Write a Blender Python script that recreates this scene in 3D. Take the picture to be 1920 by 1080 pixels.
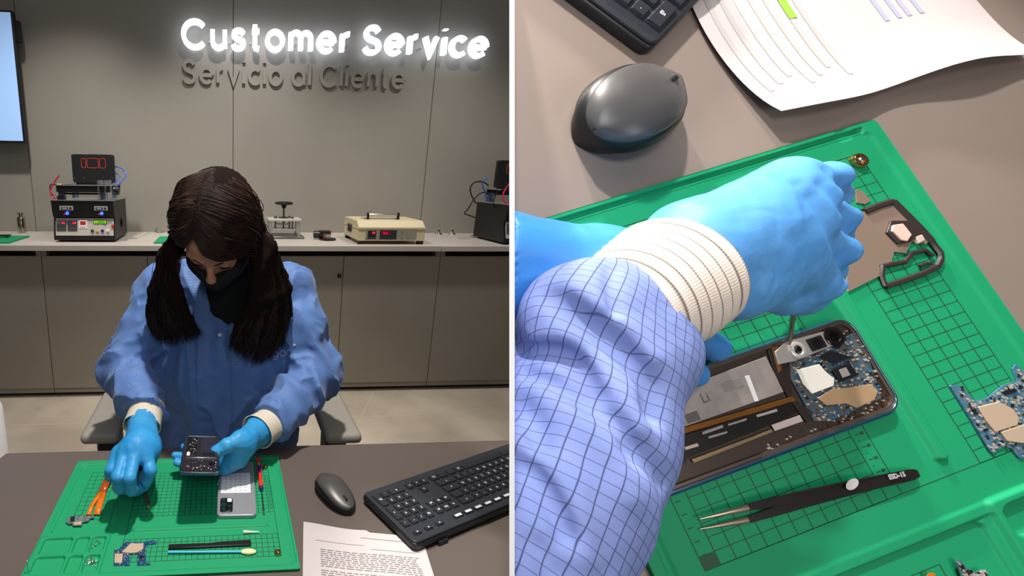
import bpy, bmesh, math, random
import numpy as np
from mathutils import Vector, Matrix

for o in list(bpy.data.objects): bpy.data.objects.remove(o)
SC = bpy.context.scene
COL = SC.collection
PI = math.pi
rnd = random.Random(7)

# ---------------------------------------------------------------- camera
F, PX, PY = 870.0, 477.0, 540.0                       # focal length and optical centre in pixels of a 1920x1080 frame
CAM = Vector((0, 0, 1.37475))
WM = Matrix(((0.9976572590731865, -0.004176977917591264, 0.06828284026058733),
             (-0.06732935126372752, -0.23670135922487384, 0.9692467307134066),
             (0.012114118910530727, -0.9715734760663742, -0.23642806247661952)))   # camera (x right, y down, z forward) -> world
cd = bpy.data.cameras.new('camera'); cam = bpy.data.objects.new('camera', cd); COL.objects.link(cam)
cx_, cy_, cz_ = WM @ Vector((1, 0, 0)), WM @ Vector((0, -1, 0)), WM @ Vector((0, 0, -1))
cam.matrix_world = Matrix(((cx_.x, cy_.x, cz_.x, CAM.x), (cx_.y, cy_.y, cz_.y, CAM.y), (cx_.z, cy_.z, cz_.z, CAM.z), (0, 0, 0, 1)))
cd.sensor_width = 36; cd.lens = F / 1920 * 36; cd.shift_x = (960 - PX) / 1920; cd.shift_y = 0
cd.clip_start = 0.02; cd.clip_end = 50
SC.camera = cam

def ray(px, py): return WM @ Vector(((px - PX) / F, (py - PY) / F, 1))
def onz(px, py, z=0.75):
    r = ray(px, py); return CAM + r * ((z - CAM.z) / r.z)
def ony(px, py, y):
    r = ray(px, py); return CAM + r * (y / r.y)

# frame of the second bench (the close-up): x to the right, y away, z up from its mat
RF = Matrix(((0.959775, -0.277548, -0.042414, 0.541235), (0.091772, 0.452876, -0.886838, 0.28573),
             (0.265348, 0.847272, 0.46013, 1.133547), (0, 0, 0, 1)))
RFI = RF.inverted(); LF = Matrix.Identity(4)
RCAM = RFI @ CAM
def rp(px, py, h=0.0):
    d = RFI.to_3x3() @ ray(px, py); return RCAM + d * ((h - RCAM.z) / d.z)
AS = 1.4

# ---------------------------------------------------------------- world, lights, exposure
SC.view_settings.view_transform = 'Standard'; SC.view_settings.look = 'None'
SC.view_settings.exposure = 0.0; SC.view_settings.gamma = 1.0
SC.view_settings.use_curve_mapping = False
w = bpy.data.worlds.new('world'); SC.world = w; w.use_nodes = True
w.node_tree.nodes['Background'].inputs[0].default_value = (1.0, 0.95, 0.9, 1)
w.node_tree.nodes['Background'].inputs[1].default_value = 0.09

def lamp(kind, name, loc, to, power, col=(1, 0.95, 0.88), size=0.1, size_y=None, cone=None, blend=0.5, frame=LF):
    d = bpy.data.lights.new(name, kind); d.energy = power; d.color = col
    if kind == 'AREA':
        d.size = size
        if size_y: d.shape = 'RECTANGLE'; d.size_y = size_y
    else: d.shadow_soft_size = size
    if kind == 'SPOT': d.spot_size = cone; d.spot_blend = blend
    o = bpy.data.objects.new(name, d); COL.objects.link(o)
    a, b = frame @ Vector(loc), frame @ Vector(to)
    o.location = a; o.rotation_euler = (b - a).to_track_quat('-Z', 'Y').to_euler()
    return o
WARM = (1, 0.93, 0.85)
# ceiling downlights of the service room, then an added soft fill
lamp('SPOT', 'downlight', (0.08, 0.93, 2.9), (0.0, 0.9, 0.75), 200, WARM, 0.05, cone=1.5, blend=0.6)
lamp('SPOT', 'downlight', (-1.0, 2.35, 2.9), (-0.95, 2.9, 0.9), 115, WARM, 0.05, cone=1.6, blend=1)
lamp('SPOT', 'downlight', (0.15, 2.35, 2.9), (0.2, 3.0, 0.9), 115, WARM, 0.05, cone=1.6, blend=1)
lamp('SPOT', 'downlight', (1.5, 2.35, 2.9), (1.5, 2.9, 0.9), 80, WARM, 0.05, cone=1.6, blend=1)
lamp('AREA', 'ceiling_fill', (0.2, 0.3, 2.9), (0.2, 1.6, 0.6), 9, (1, 0.96, 0.92), 1.2)  # broad overhead fill, added to soften the room; not a fixture
# downlight over the close-up bench, then an added soft fill
lamp('SPOT', 'bench_downlight', (-0.06, 1.55, 0.70), (0.04, 0.17, 0.0), 132, (1, 0.95, 0.91), 0.03, cone=0.62, blend=0.4, frame=RF)
lamp('AREA', 'bench_fill', (0.10, -0.2, 0.75), (0.0, 0.14, 0.0), 1.8, (1, 0.95, 0.92), 0.3, frame=RF)  # fill light added to lift the shadows on the bench, no real panel

# ---------------------------------------------------------------- materials
def lin(c):
    return tuple(((v / 255) / 12.92 if v / 255 <= 0.04045 else ((v / 255 + 0.055) / 1.055) ** 2.4) for v in c)
MATS = {}
def mat(name, rgb, rough=0.5, metal=0.0, emit=0.0, spec=0.5, var=None, bump=None, coord='Object', alpha=None, trans=0, sheen=0, coat=0):
    if name in MATS: return MATS[name]
    m = bpy.data.materials.new(name); m.use_nodes = True; nt = m.node_tree; b = nt.nodes['Principled BSDF']
    c = lin(rgb) + (1,)
    b.inputs['Base Color'].default_value = c; b.inputs['Roughness'].default_value = rough; b.inputs['Metallic'].default_value = metal
    b.inputs['Specular IOR Level'].default_value = spec
    if emit: b.inputs['Emission Color'].default_value = c; b.inputs['Emission Strength'].default_value = emit
    if trans: b.inputs['Transmission Weight'].default_value = trans
    if sheen: b.inputs['Sheen Weight'].default_value = sheen
    if coat: b.inputs['Coat Weight'].default_value = coat
    tc = nt.nodes.new('ShaderNodeTexCoord')
    if var:
        n = nt.nodes.new('ShaderNodeTexNoise'); n.inputs['Scale'].default_value = var[0]; n.inputs['Detail'].default_value = 5
        r = nt.nodes.new('ShaderNodeValToRGB'); nt.links.new(tc.outputs[coord], n.inputs['Vector']); nt.links.new(n.outputs[0], r.inputs[0])
        c2 = lin(var[1]) + (1,); r.color_ramp.elements[0].position = 0.35; r.color_ramp.elements[1].position = 0.65
        r.color_ramp.elements[0].color = c; r.color_ramp.elements[1].color = c2; nt.links.new(r.outputs[0], b.inputs['Base Color'])
    if bump:
        n = nt.nodes.new('ShaderNodeTexNoise'); n.inputs['Scale'].default_value = bump[0]; n.inputs['Detail'].default_value = 3
        p = nt.nodes.new('ShaderNodeBump'); p.inputs['Strength'].default_value = bump[1]; p.inputs['Distance'].default_value = bump[2] if len(bump) > 2 else 0.001
        nt.links.new(tc.outputs[coord], n.inputs['Vector']); nt.links.new(n.outputs[0], p.inputs['Height']); nt.links.new(p.outputs[0], b.inputs['Normal'])
    MATS[name] = m; return m

def grid_mat(name, rgb, line, step, width, rough=0.6, su=1.0, sv=1.0, soft=0.35, rib=None, bump=None, sheen=0.0, weak=1.0):
    """cloth with woven lines every `step` metres along both uv directions (su/sv = 0 switches one off)"""
    m = bpy.data.materials.new(name); m.use_nodes = True; nt = m.node_tree; b = nt.nodes['Principled BSDF']; N = nt.nodes.new; L = nt.links.new
    b.inputs['Roughness'].default_value = rough; b.inputs['Specular IOR Level'].default_value = 0.3; b.inputs['Sheen Weight'].default_value = sheen
    uv = N('ShaderNodeUVMap'); sp = N('ShaderNodeSeparateXYZ'); L(uv.outputs[0], sp.inputs[0])
    def M(op, a, c=None, d=None):
        n = N('ShaderNodeMath'); n.operation = op
        for i, v in enumerate((a, c, d)):
            if v is None: continue
            if isinstance(v, (int, float)): n.inputs[i].default_value = v
            else: L(v, n.inputs[i])
        return n.outputs[0]
    def lines(o, k, wgt):
        f = M('FRACT', M('DIVIDE', o, step * k)); a = M('ABSOLUTE', M('SUBTRACT', f, 0.5)); a = M('SUBTRACT', 0.5, a)   # 0 on the line
        return M('MULTIPLY', M('SUBTRACT', 1.0, M('SMOOTH_MIN', M('DIVIDE', a, width / (step * k)), 1.0, 0.2)), wgt)
    ls = []
    if su: ls.append(lines(sp.outputs[0], su, 1.0))
    if sv: ls.append(lines(sp.outputs[1], sv, weak))
    ln = ls[0] if len(ls) == 1 else M('MAXIMUM', ls[0], ls[1])
    ln = M('MULTIPLY', ln, soft + 0.0); mx = N('ShaderNodeMix'); mx.data_type = 'RGBA'; L(ln, mx.inputs[0])
    mx.inputs[6].default_value = lin(rgb) + (1,); mx.inputs[7].default_value = lin(line) + (1,); mx.clamp_factor = True
    L(mx.outputs[2], b.inputs['Base Color'])
    h = None
    if rib:
        h = M('MULTIPLY', M('SINE', M('MULTIPLY', sp.outputs[1 if rib[2] else 0], 2 * PI / rib[0])), 1.0)
        p = N('ShaderNodeBump'); p.inputs['Strength'].default_value = rib[1]; p.inputs['Distance'].default_value = 0.0006; L(h, p.inputs['Height']); L(p.outputs[0], b.inputs['Normal'])
    elif bump:
        tc = N('ShaderNodeTexCoord'); n = N('ShaderNodeTexNoise'); n.inputs['Scale'].default_value = bump[0]; n.inputs['Detail'].default_value = 4
        p = N('ShaderNodeBump'); p.inputs['Strength'].default_value = bump[1]; p.inputs['Distance'].default_value = bump[2]
        L(tc.outputs['Object'], n.inputs['Vector']); L(n.outputs[0], p.inputs['Height']); L(p.outputs[0], b.inputs['Normal'])
    MATS[name] = m; return m

# ---------------------------------------------------------------- mesh collector
def V3(*a): return Vector(a)
def basis(d):
    d = Vector(d).normalized(); u = d.cross(Vector((0, 0, 1)) if abs(d.z) < 0.9 else Vector((1, 0, 0))).normalized()
    return u, d.cross(u), d
class MB:
    def __init__(s): s.v = []; s.f = []; s.m = []; s.uv = None
    def add(s, v, f, mi=0):
        o = len(s.v); s.v += [tuple(p) for p in v]; s.f += [tuple(i + o for i in q) for q in f]; s.m += [mi] * len(f); return s
    def box(s, c, d, rot=None, mi=0):
        x, y, z = (k / 2 for k in d); R = rot or Matrix.Identity(3); c = Vector(c)
        vs = [c + R @ Vector((i * x, j * y, k * z)) for i in (-1, 1) for j in (-1, 1) for k in (-1, 1)]
        return s.add(vs, [(0, 1, 3, 2), (4, 6, 7, 5), (0, 4, 5, 1), (2, 3, 7, 6), (0, 2, 6, 4), (1, 5, 7, 3)], mi)
    def bb(s, a, b, mi=0):
        a, b = Vector(a), Vector(b); return s.box((a + b) / 2, [abs(k) for k in (b - a)], None, mi)
    def tube(s, pts, r, n=10, mi=0, caps=True, flat=1.0):
        pts = [Vector(p) for p in pts]; rs = r if isinstance(r, (list, tuple)) else [r] * len(pts); o = len(s.v)
        t = [(pts[min(i + 1, len(pts) - 1)] - pts[max(i - 1, 0)]).normalized() for i in range(len(pts))]
        u, w_, _ = basis(t[0]); vs = []
        for i, p in enumerate(pts):
            u = (u - t[i] * u.dot(t[i])).normalized(); w_ = t[i].cross(u)
            for k in range(n):
                a = 2 * PI * k / n; vs.append(p + (u * math.cos(a) + w_ * math.sin(a) * flat) * rs[i])
        fs = [(i * n + k, i * n + (k + 1) % n, (i + 1) * n + (k + 1) % n, (i + 1) * n + k) for i in range(len(pts) - 1) for k in range(n)]
        if caps: fs += [tuple(range(n))[::-1], tuple(range((len(pts) - 1) * n, len(pts) * n))]
        return s.add(vs, fs, mi)
    def cyl(s, a, b, r0, r1=None, n=24, mi=0): return s.tube([a, b], [r0, r0 if r1 is None else r1], n, mi)
    def lathe(s, prof, c, ax=(0, 0, 1), n=32, mi=0):
        u, w_, d = basis(ax); c = Vector(c); vs = []
        for r, h in prof:
            for k in range(n): a = 2 * PI * k / n; vs.append(c + d * h + (u * math.cos(a) + w_ * math.sin(a)) * max(r, 1e-5))
        fs = [(i * n + k, i * n + (k + 1) % n, (i + 1) * n + (k + 1) % n, (i + 1) * n + k) for i in range(len(prof) - 1) for k in range(n)]
        if prof[0][0] > 1e-4: fs.append(tuple(range(n))[::-1])
        if prof[-1][0] > 1e-4: fs.append(tuple(range((len(prof) - 1) * n, len(prof) * n)))
        return s.add(vs, fs, mi)
    def prism(s, poly, z0, z1, M=None, mi=0):
        M = M or LF; n = len(poly)
        if sum(poly[i][0] * poly[(i + 1) % n][1] - poly[(i + 1) % n][0] * poly[i][1] for i in range(n)) < 0: poly = poly[::-1]
        vs = [M @ Vector((p[0], p[1], z0)) for p in poly] + [M @ Vector((p[0], p[1], z1)) for p in poly]
        return s.add(vs, [tuple(range(n))[::-1], tuple(range(n, 2 * n))] + [(i, (i + 1) % n, n + (i + 1) % n, n + i) for i in range(n)], mi)
    def ball(s, c, r, rot=None, n=20, mi=0):
        R = rot or Matrix.Identity(3); r = r if isinstance(r, (list, tuple)) else (r, r, r); c = Vector(c); vs = []
        for i in range(n // 2 + 1):
            th = PI * i / (n // 2)
            for k in range(n):
                a = 2 * PI * k / n; q = Vector((max(math.sin(th), 1e-4) * math.cos(a) * r[0], max(math.sin(th), 1e-4) * math.sin(a) * r[1], -math.cos(th) * r[2])); vs.append(c + R @ q)
        return s.add(vs, [(i * n + k, i * n + (k + 1) % n, (i + 1) * n + (k + 1) % n, (i + 1) * n + k) for i in range(n // 2) for k in range(n)], mi)
    def grid(s, P, mi=0, closed=False):
        n, m = len(P), len(P[0]); vs = [p for row in P for p in row]
        return s.add(vs, [(i * m + j, i * m + (j + 1) % m, (i + 1) * m + (j + 1) % m, (i + 1) * m + j) for i in range(n - 1) for j in range(m if closed else m - 1)], mi)
    def xf(s, M): s.v = [tuple(M @ Vector(p)) for p in s.v]; return s
    def join(s, o, M=None, mi=0):
        return s.add([M @ Vector(p) for p in o.v] if M else o.v, o.f, mi)

def link_mesh(name, mb, mats, loc, uv=None, bevel=0, smooth=35, segs=2, recalc=True):
    me = bpy.data.meshes.new(name); V = np.array(mb.v, dtype=float) - np.array(loc)
    me.from_pydata(V.tolist(), [], mb.f)
    for m in (mats if isinstance(mats, (list, tuple)) else [mats]): me.materials.append(m)
    if any(mb.m): me.polygons.foreach_set('material_index', mb.m)
    uvs = uv if uv is not None else mb.uv
    if uvs is not None:
        l = me.uv_layers.new(name='UVMap'); li = np.empty(len(me.loops), dtype=np.int32); me.loops.foreach_get('vertex_index', li)
        l.data.foreach_set('uv', np.asarray(uvs, dtype=np.float32)[li].ravel())
    if recalc and len(mb.f) < 60000:
        bm = bmesh.new(); bm.from_mesh(me); bmesh.ops.recalc_face_normals(bm, faces=bm.faces); bm.to_mesh(me); bm.free()
    me.shade_smooth()
    if smooth < 180: me.set_sharp_from_angle(angle=math.radians(smooth))
    o = bpy.data.objects.new(name, me); COL.objects.link(o)
    if bevel:
        b = o.modifiers.new('bevel', 'BEVEL'); b.width = bevel; b.segments = segs; b.limit_method = 'ANGLE'; b.angle_limit = math.radians(40)
        b.harden_normals = False
    return o
def info(o, label, cat, group=None, kind=None):
    if label: o['label'] = label
    if cat: o['category'] = cat
    if group: o['group'] = group
    if kind: o['kind'] = kind
    return o
class Thing:
    def __init__(s, name, label, cat, loc, frame=LF, group=None):
        s.o = bpy.data.objects.new(name, None); COL.objects.link(s.o); s.o.empty_display_size = 0.02
        s.loc = Vector(loc); s.o.matrix_world = frame @ Matrix.Translation(s.loc); info(s.o, label, cat, group)
    def part(s, name, mb, mats, label=None, parent=None, kind=None, **k):
        o = link_mesh(name, mb, mats, s.loc, **k); o.parent = parent or s.o
        if label: o['label'] = label
        if kind: o['kind'] = kind
        return o
def solo(name, mb, mats, label, cat, frame=LF, group=None, loc=None, kind=None, **k):
    if loc is None:
        V = np.array(mb.v); loc = Vector(((V[:, 0].min() + V[:, 0].max()) / 2, (V[:, 1].min() + V[:, 1].max()) / 2, V[:, 2].min()))
    o = link_mesh(name, mb, mats, loc, **k); o.matrix_world = frame @ Matrix.Translation(Vector(loc)); return info(o, label, cat, group, kind)
def struct(name, mb, mats, **k): return solo(name, mb, mats, None, None, kind='structure', **k)
def copy_tree(o, parent=None):
    c = o.copy(); COL.objects.link(c); c.parent = parent
    for ch in o.children: copy_tree(ch, c)
    return c
def text_mb(s, size, ext=0.0, off=0.0, align='LEFT', mi=0):
    cu = bpy.data.curves.new('t', 'FONT'); cu.body = s; cu.size = size; cu.extrude = ext; cu.offset = off; cu.align_x = align; cu.resolution_u = 2
    o = bpy.data.objects.new('t', cu); COL.objects.link(o); dg = bpy.context.evaluated_depsgraph_get()
    me = bpy.data.meshes.new_from_object(o.evaluated_get(dg)); mb = MB()
    mb.add([tuple(v.co) for v in me.vertices], [tuple(p.vertices) for p in me.polygons], mi)
    bpy.data.objects.remove(o); bpy.data.curves.remove(cu); bpy.data.meshes.remove(me); return mb
def rrect(x0, y0, x1, y1, r, n=6):
    pts = []
    for cx, cy, a0 in ((x1 - r, y1 - r, 0), (x0 + r, y1 - r, 90), (x0 + r, y0 + r, 180), (x1 - r, y0 + r, 270)):
        for i in range(n + 1): a = math.radians(a0 + 90 * i / n); pts.append((cx + r * math.cos(a), cy + r * math.sin(a)))
    return pts
def spline(pts, n=8):
    """Catmull-Rom through points (any dimension)"""
    P = [np.array(p, float) for p in pts]; P = [2 * P[0] - P[1]] + P + [2 * P[-1] - P[-2]]; out = []
    for i in range(1, len(P) - 2):
        for k in range(n):
            t = k / n; a, b, c, d = P[i - 1:i + 3]
            out.append(0.5 * (2 * b + (c - a) * t + (2 * a - 5 * b + 4 * c - d) * t * t + (3 * b - a - 3 * c + d) * t ** 3))
    out.append(P[-2]); return out

# ---------------------------------------------------------------- smooth solids (signed distance -> one continuous surface)
def a3(p): return np.array(tuple(p), float)
def sd_cap(a, b, ra, rb, sc=None):
    a, b = a3(a), a3(b)
    def f(P):
        pa = P - a; ba = b - a; h = np.clip(pa @ ba / (ba @ ba + 1e-12), 0, 1); return np.linalg.norm(pa - h[:, None] * ba, axis=1) - (ra + (rb - ra) * h)
    f.bb = (np.minimum(a - ra, b - rb), np.maximum(a + ra, b + rb)); return f
def sd_ell(c, r, R=None):
    c, r = a3(c), a3(r); R = np.array(R, float) if R is not None else np.eye(3)
    def f(P):
        q = (P - c) @ R; k0 = np.linalg.norm(q / r, axis=1); k1 = np.linalg.norm(q / r ** 2, axis=1); return k0 * (k0 - 1) / np.maximum(k1, 1e-9)
    f.bb = (c - r.max(), c + r.max()); return f
def sd_box(c, r, rad, R=None):
    c, r = a3(c), a3(r); R = np.array(R, float) if R is not None else np.eye(3)
    def f(P):
        q = np.abs((P - c) @ R) - r + rad; return np.linalg.norm(np.maximum(q, 0), axis=1) + np.minimum(q.max(axis=1), 0) - rad
    m = np.linalg.norm(r); f.bb = (c - m, c + m); return f
def chain(pts, rs): return [sd_cap(pts[i], pts[i + 1], rs[i], rs[i + 1]) for i in range(len(pts) - 1)]
def smin(a, b, k):
    h = np.clip(0.5 + 0.5 * (b - a) / k, 0, 1); return b * (1 - h) + a * h - k * h * (1 - h)
def union(fs, k):
    def f(P):
        d = fs[0](P)
        for g in fs[1:]: d = smin(d, g(P), k)
        return d
    f.bb = (np.min([g.bb[0] for g in fs], axis=0), np.max([g.bb[1] for g in fs], axis=0)); return f
def noise3(P, scale, seed=0):
    """smooth value noise in [-1,1]"""
    Q = P * scale + seed * 17.31; i = np.floor(Q).astype(np.int64); t = Q - i; t = t * t * (3 - 2 * t)
    def h(x, y, z):
        n = (x * 374761393 + y * 668265263 + z * 2147483647 + seed * 1013) & 0xffffffff; n = ((n ^ (n >> 13)) * 1274126177) & 0xffffffff; return ((n ^ (n >> 16)) & 0xffff) / 32767.5 - 1
    r = 0
    for dx in (0, 1):
        for dy in (0, 1):
            for dz in (0, 1):
                r = r + h(i[:, 0] + dx, i[:, 1] + dy, i[:, 2] + dz) * np.abs(1 - dx - t[:, 0]) * np.abs(1 - dy - t[:, 1]) * np.abs(1 - dz - t[:, 2])
    return r
def nets(fn, h, pad=0.01, lo=None, hi=None):
    """surface-nets mesh of fn = 0"""
    lo = (fn.bb[0] if lo is None else a3(lo)) - pad; hi = (fn.bb[1] if hi is None else a3(hi)) + pad
    B = 6; nb = np.ceil((hi - lo) / (h * B)).astype(int); n = nb * B + 1
    D = np.full(n, 9.0, dtype=np.float32)
    bx = np.stack(np.meshgrid(*[np.arange(k) for k in nb], indexing='ij'), -1).reshape(-1, 3)
    cc = lo + (bx + 0.5) * B * h; dc = fn(cc); near = np.abs(dc) < B * h * 0.87 * 1.5 + 0.006
    for b, d in zip(bx[~near], dc[~near]): 
        if d < 0: D[b[0] * B:b[0] * B + B + 1, b[1] * B:b[1] * B + B + 1, b[2] * B:b[2] * B + B + 1] = -9
    g = np.stack(np.meshgrid(*[np.arange(B + 1)] * 3, indexing='ij'), -1).reshape(-1, 3)
    nbx = bx[near]
    for s in range(0, len(nbx), 1500):
        bl = nbx[s:s + 1500]; I = (bl[:, None, :] * B + g[None]).reshape(-1, 3); D[I[:, 0], I[:, 1], I[:, 2]] = fn(lo + I * h)
    S_ = D < 0; C = np.zeros(np.array(D.shape) - 1, dtype=np.int8)
    sl = lambda k, m: slice(k, m - 1 + k)
    for dx in (0, 1):
        for dy in (0, 1):
            for dz in (0, 1): C += S_[sl(dx, n[0]), sl(dy, n[1]), sl(dz, n[2])]
    idx = np.argwhere((C > 0) & (C < 8)); vid = np.full(C.shape, -1, dtype=np.int64); vid[idx[:, 0], idx[:, 1], idx[:, 2]] = np.arange(len(idx))
    cor = [(x, y, z) for x in (0, 1) for y in (0, 1) for z in (0, 1)]; acc = np.zeros((len(idx), 3)); cnt = np.zeros(len(idx))
    for i, a in enumerate(cor):
        for b in cor[i + 1:]:
            if sum(abs(p - q) for p, q in zip(a, b)) != 1: continue
            da = D[idx[:, 0] + a[0], idx[:, 1] + a[1], idx[:, 2] + a[2]]; db = D[idx[:, 0] + b[0], idx[:, 1] + b[1], idx[:, 2] + b[2]]
            m = (da < 0) != (db < 0); t = np.where(m, da / np.where(m, da - db, 1), 0); t = np.clip(t, 0, 1)
            acc += m[:, None] * (np.array(a) + t[:, None] * (np.array(b) - np.array(a))); cnt += m
    V = lo + (idx + acc / cnt[:, None]) * h; F_ = []
    for ax in range(3):
        u, v = [(1, 2), (2, 0), (0, 1)][ax]; s0 = [slice(None)] * 3; s1 = [slice(None)] * 3; s0[ax] = slice(0, -1); s1[ax] = slice(1, None)
        A = S_[tuple(s0)]; Bm = S_[tuple(s1)]; e = np.argwhere(A != Bm); e = e[(e[:, u] > 0) & (e[:, v] > 0) & (e[:, u] < n[u] - 1) & (e[:, v] < n[v] - 1)]
        q = []
        for du, dv in ((-1, -1), (0, -1), (0, 0), (-1, 0)):
            k = e.copy(); k[:, u] += du; k[:, v] += dv; q.append(vid[k[:, 0], k[:, 1], k[:, 2]])
        q = np.stack(q, 1); fl = A[e[:, 0], e[:, 1], e[:, 2]]; q[~fl] = q[~fl][:, ::-1]; q = q[(q >= 0).all(1)]; F_.append(q)
    F_ = np.concatenate(F_)
    mb = MB(); mb.v = [tuple(p) for p in V]; mb.f = [tuple(int(i) for i in q) for q in F_]; mb.m = [0] * len(F_); return mb
def bone_uv(V, bones, scale_ang=True):
    """uv (metres) from the nearest bone: u around it, v along it; bones = [(a, b, r, offset)]"""
    V = np.array(V); best = np.full(len(V), 1e9); U = np.zeros((len(V), 2))
    for a, b, r, off in bones:
        a, b = a3(a), a3(b); d = b - a; L = np.linalg.norm(d); d = d / L; x, y, _ = basis(Vector(d)); x, y = a3(x), a3(y)
        q = V - a; s = q @ d; c = np.clip(s, 0, L); dist = np.linalg.norm(q - c[:, None] * d, axis=1) - r; m = dist < best; best[m] = dist[m]
        an = np.arctan2(q @ y, q @ x); U[m, 0] = (an * r)[m]; U[m, 1] = (s + off)[m]
    return U
# ================================================================ THE ROOM (left half)
m_wall = mat('wall_laminate', (158, 154, 146), 0.42, var=(1.3, (150, 146, 138)))
m_dark = mat('gap_dark', (28, 25, 24), 0.8)
m_cab = mat('cabinet_laminate', (142, 136, 126), 0.4, var=(2, (136, 130, 120)))
m_top = mat('worktop_laminate', (196, 190, 182), 0.4, var=(3, (190, 184, 176)))
m_floor = mat('floor_concrete', (184, 174, 158), 0.55, var=(2.2, (150, 140, 126)), bump=(30, 0.15, 0.002))
m_white = mat('white_paint', (238, 236, 236), 0.5)
m_black = mat('black_plastic', (22, 22, 24), 0.4)
m_blackmetal = mat('black_powder_coat', (24, 24, 27), 0.45, bump=(400, 0.2, 0.0004))
m_steel = mat('steel', (190, 188, 184), 0.25, 1.0)
m_chrome = mat('chrome', (225, 222, 218), 0.08, 1.0)
m_alu = mat('brushed_aluminium', (205, 204, 202), 0.35, 0.8)
m_greypanel = mat('grey_panel', (196, 190, 182), 0.4)
m_red = mat('red_led', (255, 40, 60), 0.4, emit=.9)
m_clear = mat('clear_acrylic', (225, 230, 235), 0.05, trans=0.9)

WY = 3.38                                             # back wall
m = MB(); m.bb((-3.2, -0.6, -0.05), (3.6, 3.5, 0)); struct('floor', m, m_floor)
m = MB()
m.bb((-3.2, 0.0, 0.0005), (-3.197, 2.6, 0.001)); 
seams = [-3.2] + [ony(px, py, WY).x for px, py in ((68, 430), (437, 300), (790, 400))] + [3.6]
m = MB(); m.bb((-3.2, WY + 0.012, 0), (3.6, WY + 0.08, 2.9), 1)
for a, b in zip(seams, seams[1:]): m.bb((a + 0.0022, WY, 0), (b - 0.0022, WY + 0.02, 2.9), 0)
struct('wall_back', m, [m_wall, m_dark])
m = MB(); m.bb((-3.26, -0.6, 0), (-3.2, 3.5, 2.9)); struct('wall_left', m, m_wall)
m = MB(); m.bb((3.6, -0.6, 0), (3.66, 3.5, 2.9)); struct('wall_right', m, m_wall)
# floor joints
m = MB(); y = onz(800, 779, 0).y; m.bb((-3.2, y - 0.002, 0.0), (3.6, y + 0.002, 0.0008)); y0 = onz(700, 735, 0); y1 = onz(668, 800, 0)
m.add([(y0.x - .002, y0.y, .0008), (y0.x + .002, y0.y, .0008), (y1.x + .002, y1.y, .0008), (y1.x - .002, y1.y, .0008)], [(0, 1, 2, 3)])
struct('trim_1', m, mat('floor_joint', (186, 174, 158), 0.7))

# cabinets under the long worktop
FY = 2.75
tf = onz(500, 461, 0.97).y                            # worktop front edge
dx = [ony(px, 600, FY).x for px in (90.5,)][0]
bd = [ony(px, 482, FY).x for px in (-115, 77, 276, 460, 645, 826, 1015)]
units = [([bd[0], bd[1]], 'far left'), (bd[1:6], 'middle'), ([bd[5], bd[6]], 'right')]
lab = ['warm grey wall cabinet at the left end, its right edge under the green mat',
       'long four-door grey cabinet behind the seated person with a round black lock on it',
       'warm grey cabinet at the right end beside the white divider']
for (xs, _), lb in zip(units, lab):
    t = Thing('storage_cabinet', lb, 'cabinet', ((xs[0] + xs[-1]) / 2, 3.0, 0), group='cabinets under the long worktop')
    b = MB(); b.bb((xs[0] + .001, FY + .022, 0.055), (xs[-1] - .001, WY - .004, 0.895)); b.bb((xs[0] + .004, FY + .06, 0), (xs[-1] - .004, WY - .01, 0.055), 1)
    b.bb((xs[0] + .001, FY + .004, 0.895), (xs[0] + .03, WY - .01, 0.938)); b.bb((xs[-1] - .03, FY + .004, 0.895), (xs[-1] - .001, WY - .01, 0.938))
    b.bb((xs[0] + .03, FY + .06, 0.895), (xs[-1] - .03, WY - .01, 0.937), 1)
    b.bb((xs[0] + .002, FY + .012, 0.028), (xs[-1] - .002, FY + .024, 0.062)); t.part('body', b, [m_cab, m_dark])
    for a, c in zip(xs, xs[1:]):
        d = MB(); d.bb((a + .002, FY, 0.064), (c - .002, FY + .018, 0.9)); door = t.part('door', d, m_cab, bevel=.0012)
        if len(xs) > 2 and abs(c - bd[4]) < .01:
            p = ony(636, 517, FY); k = MB(); k.lathe([(0.0, .012), (.011, .012), (.013, .008), (.013, 0)], (p.x, FY - .0, p.z), (0, -1, 0)); k.bb((p.x - .001, FY - .0135, p.z - .005), (p.x + .001, FY - .0118, p.z + .005), 1)
            t.part('lock', k, [m_black, m_steel], label='round black lock', parent=door)
xs_ = ony(828, 465, tf).x
for a, b_, lb in ((-2.6, xs_ - .001, 'long pale grey worktop running along the wall behind the person'), (xs_ + .001, 3.2, 'short pale grey worktop at the right, under the second black machine')):
    b = MB(); b.bb((a, tf, 0.938), (b_, WY - .002, 0.97)); solo('worktop', b, m_top, lb, 'worktop', bevel=.0015)

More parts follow.
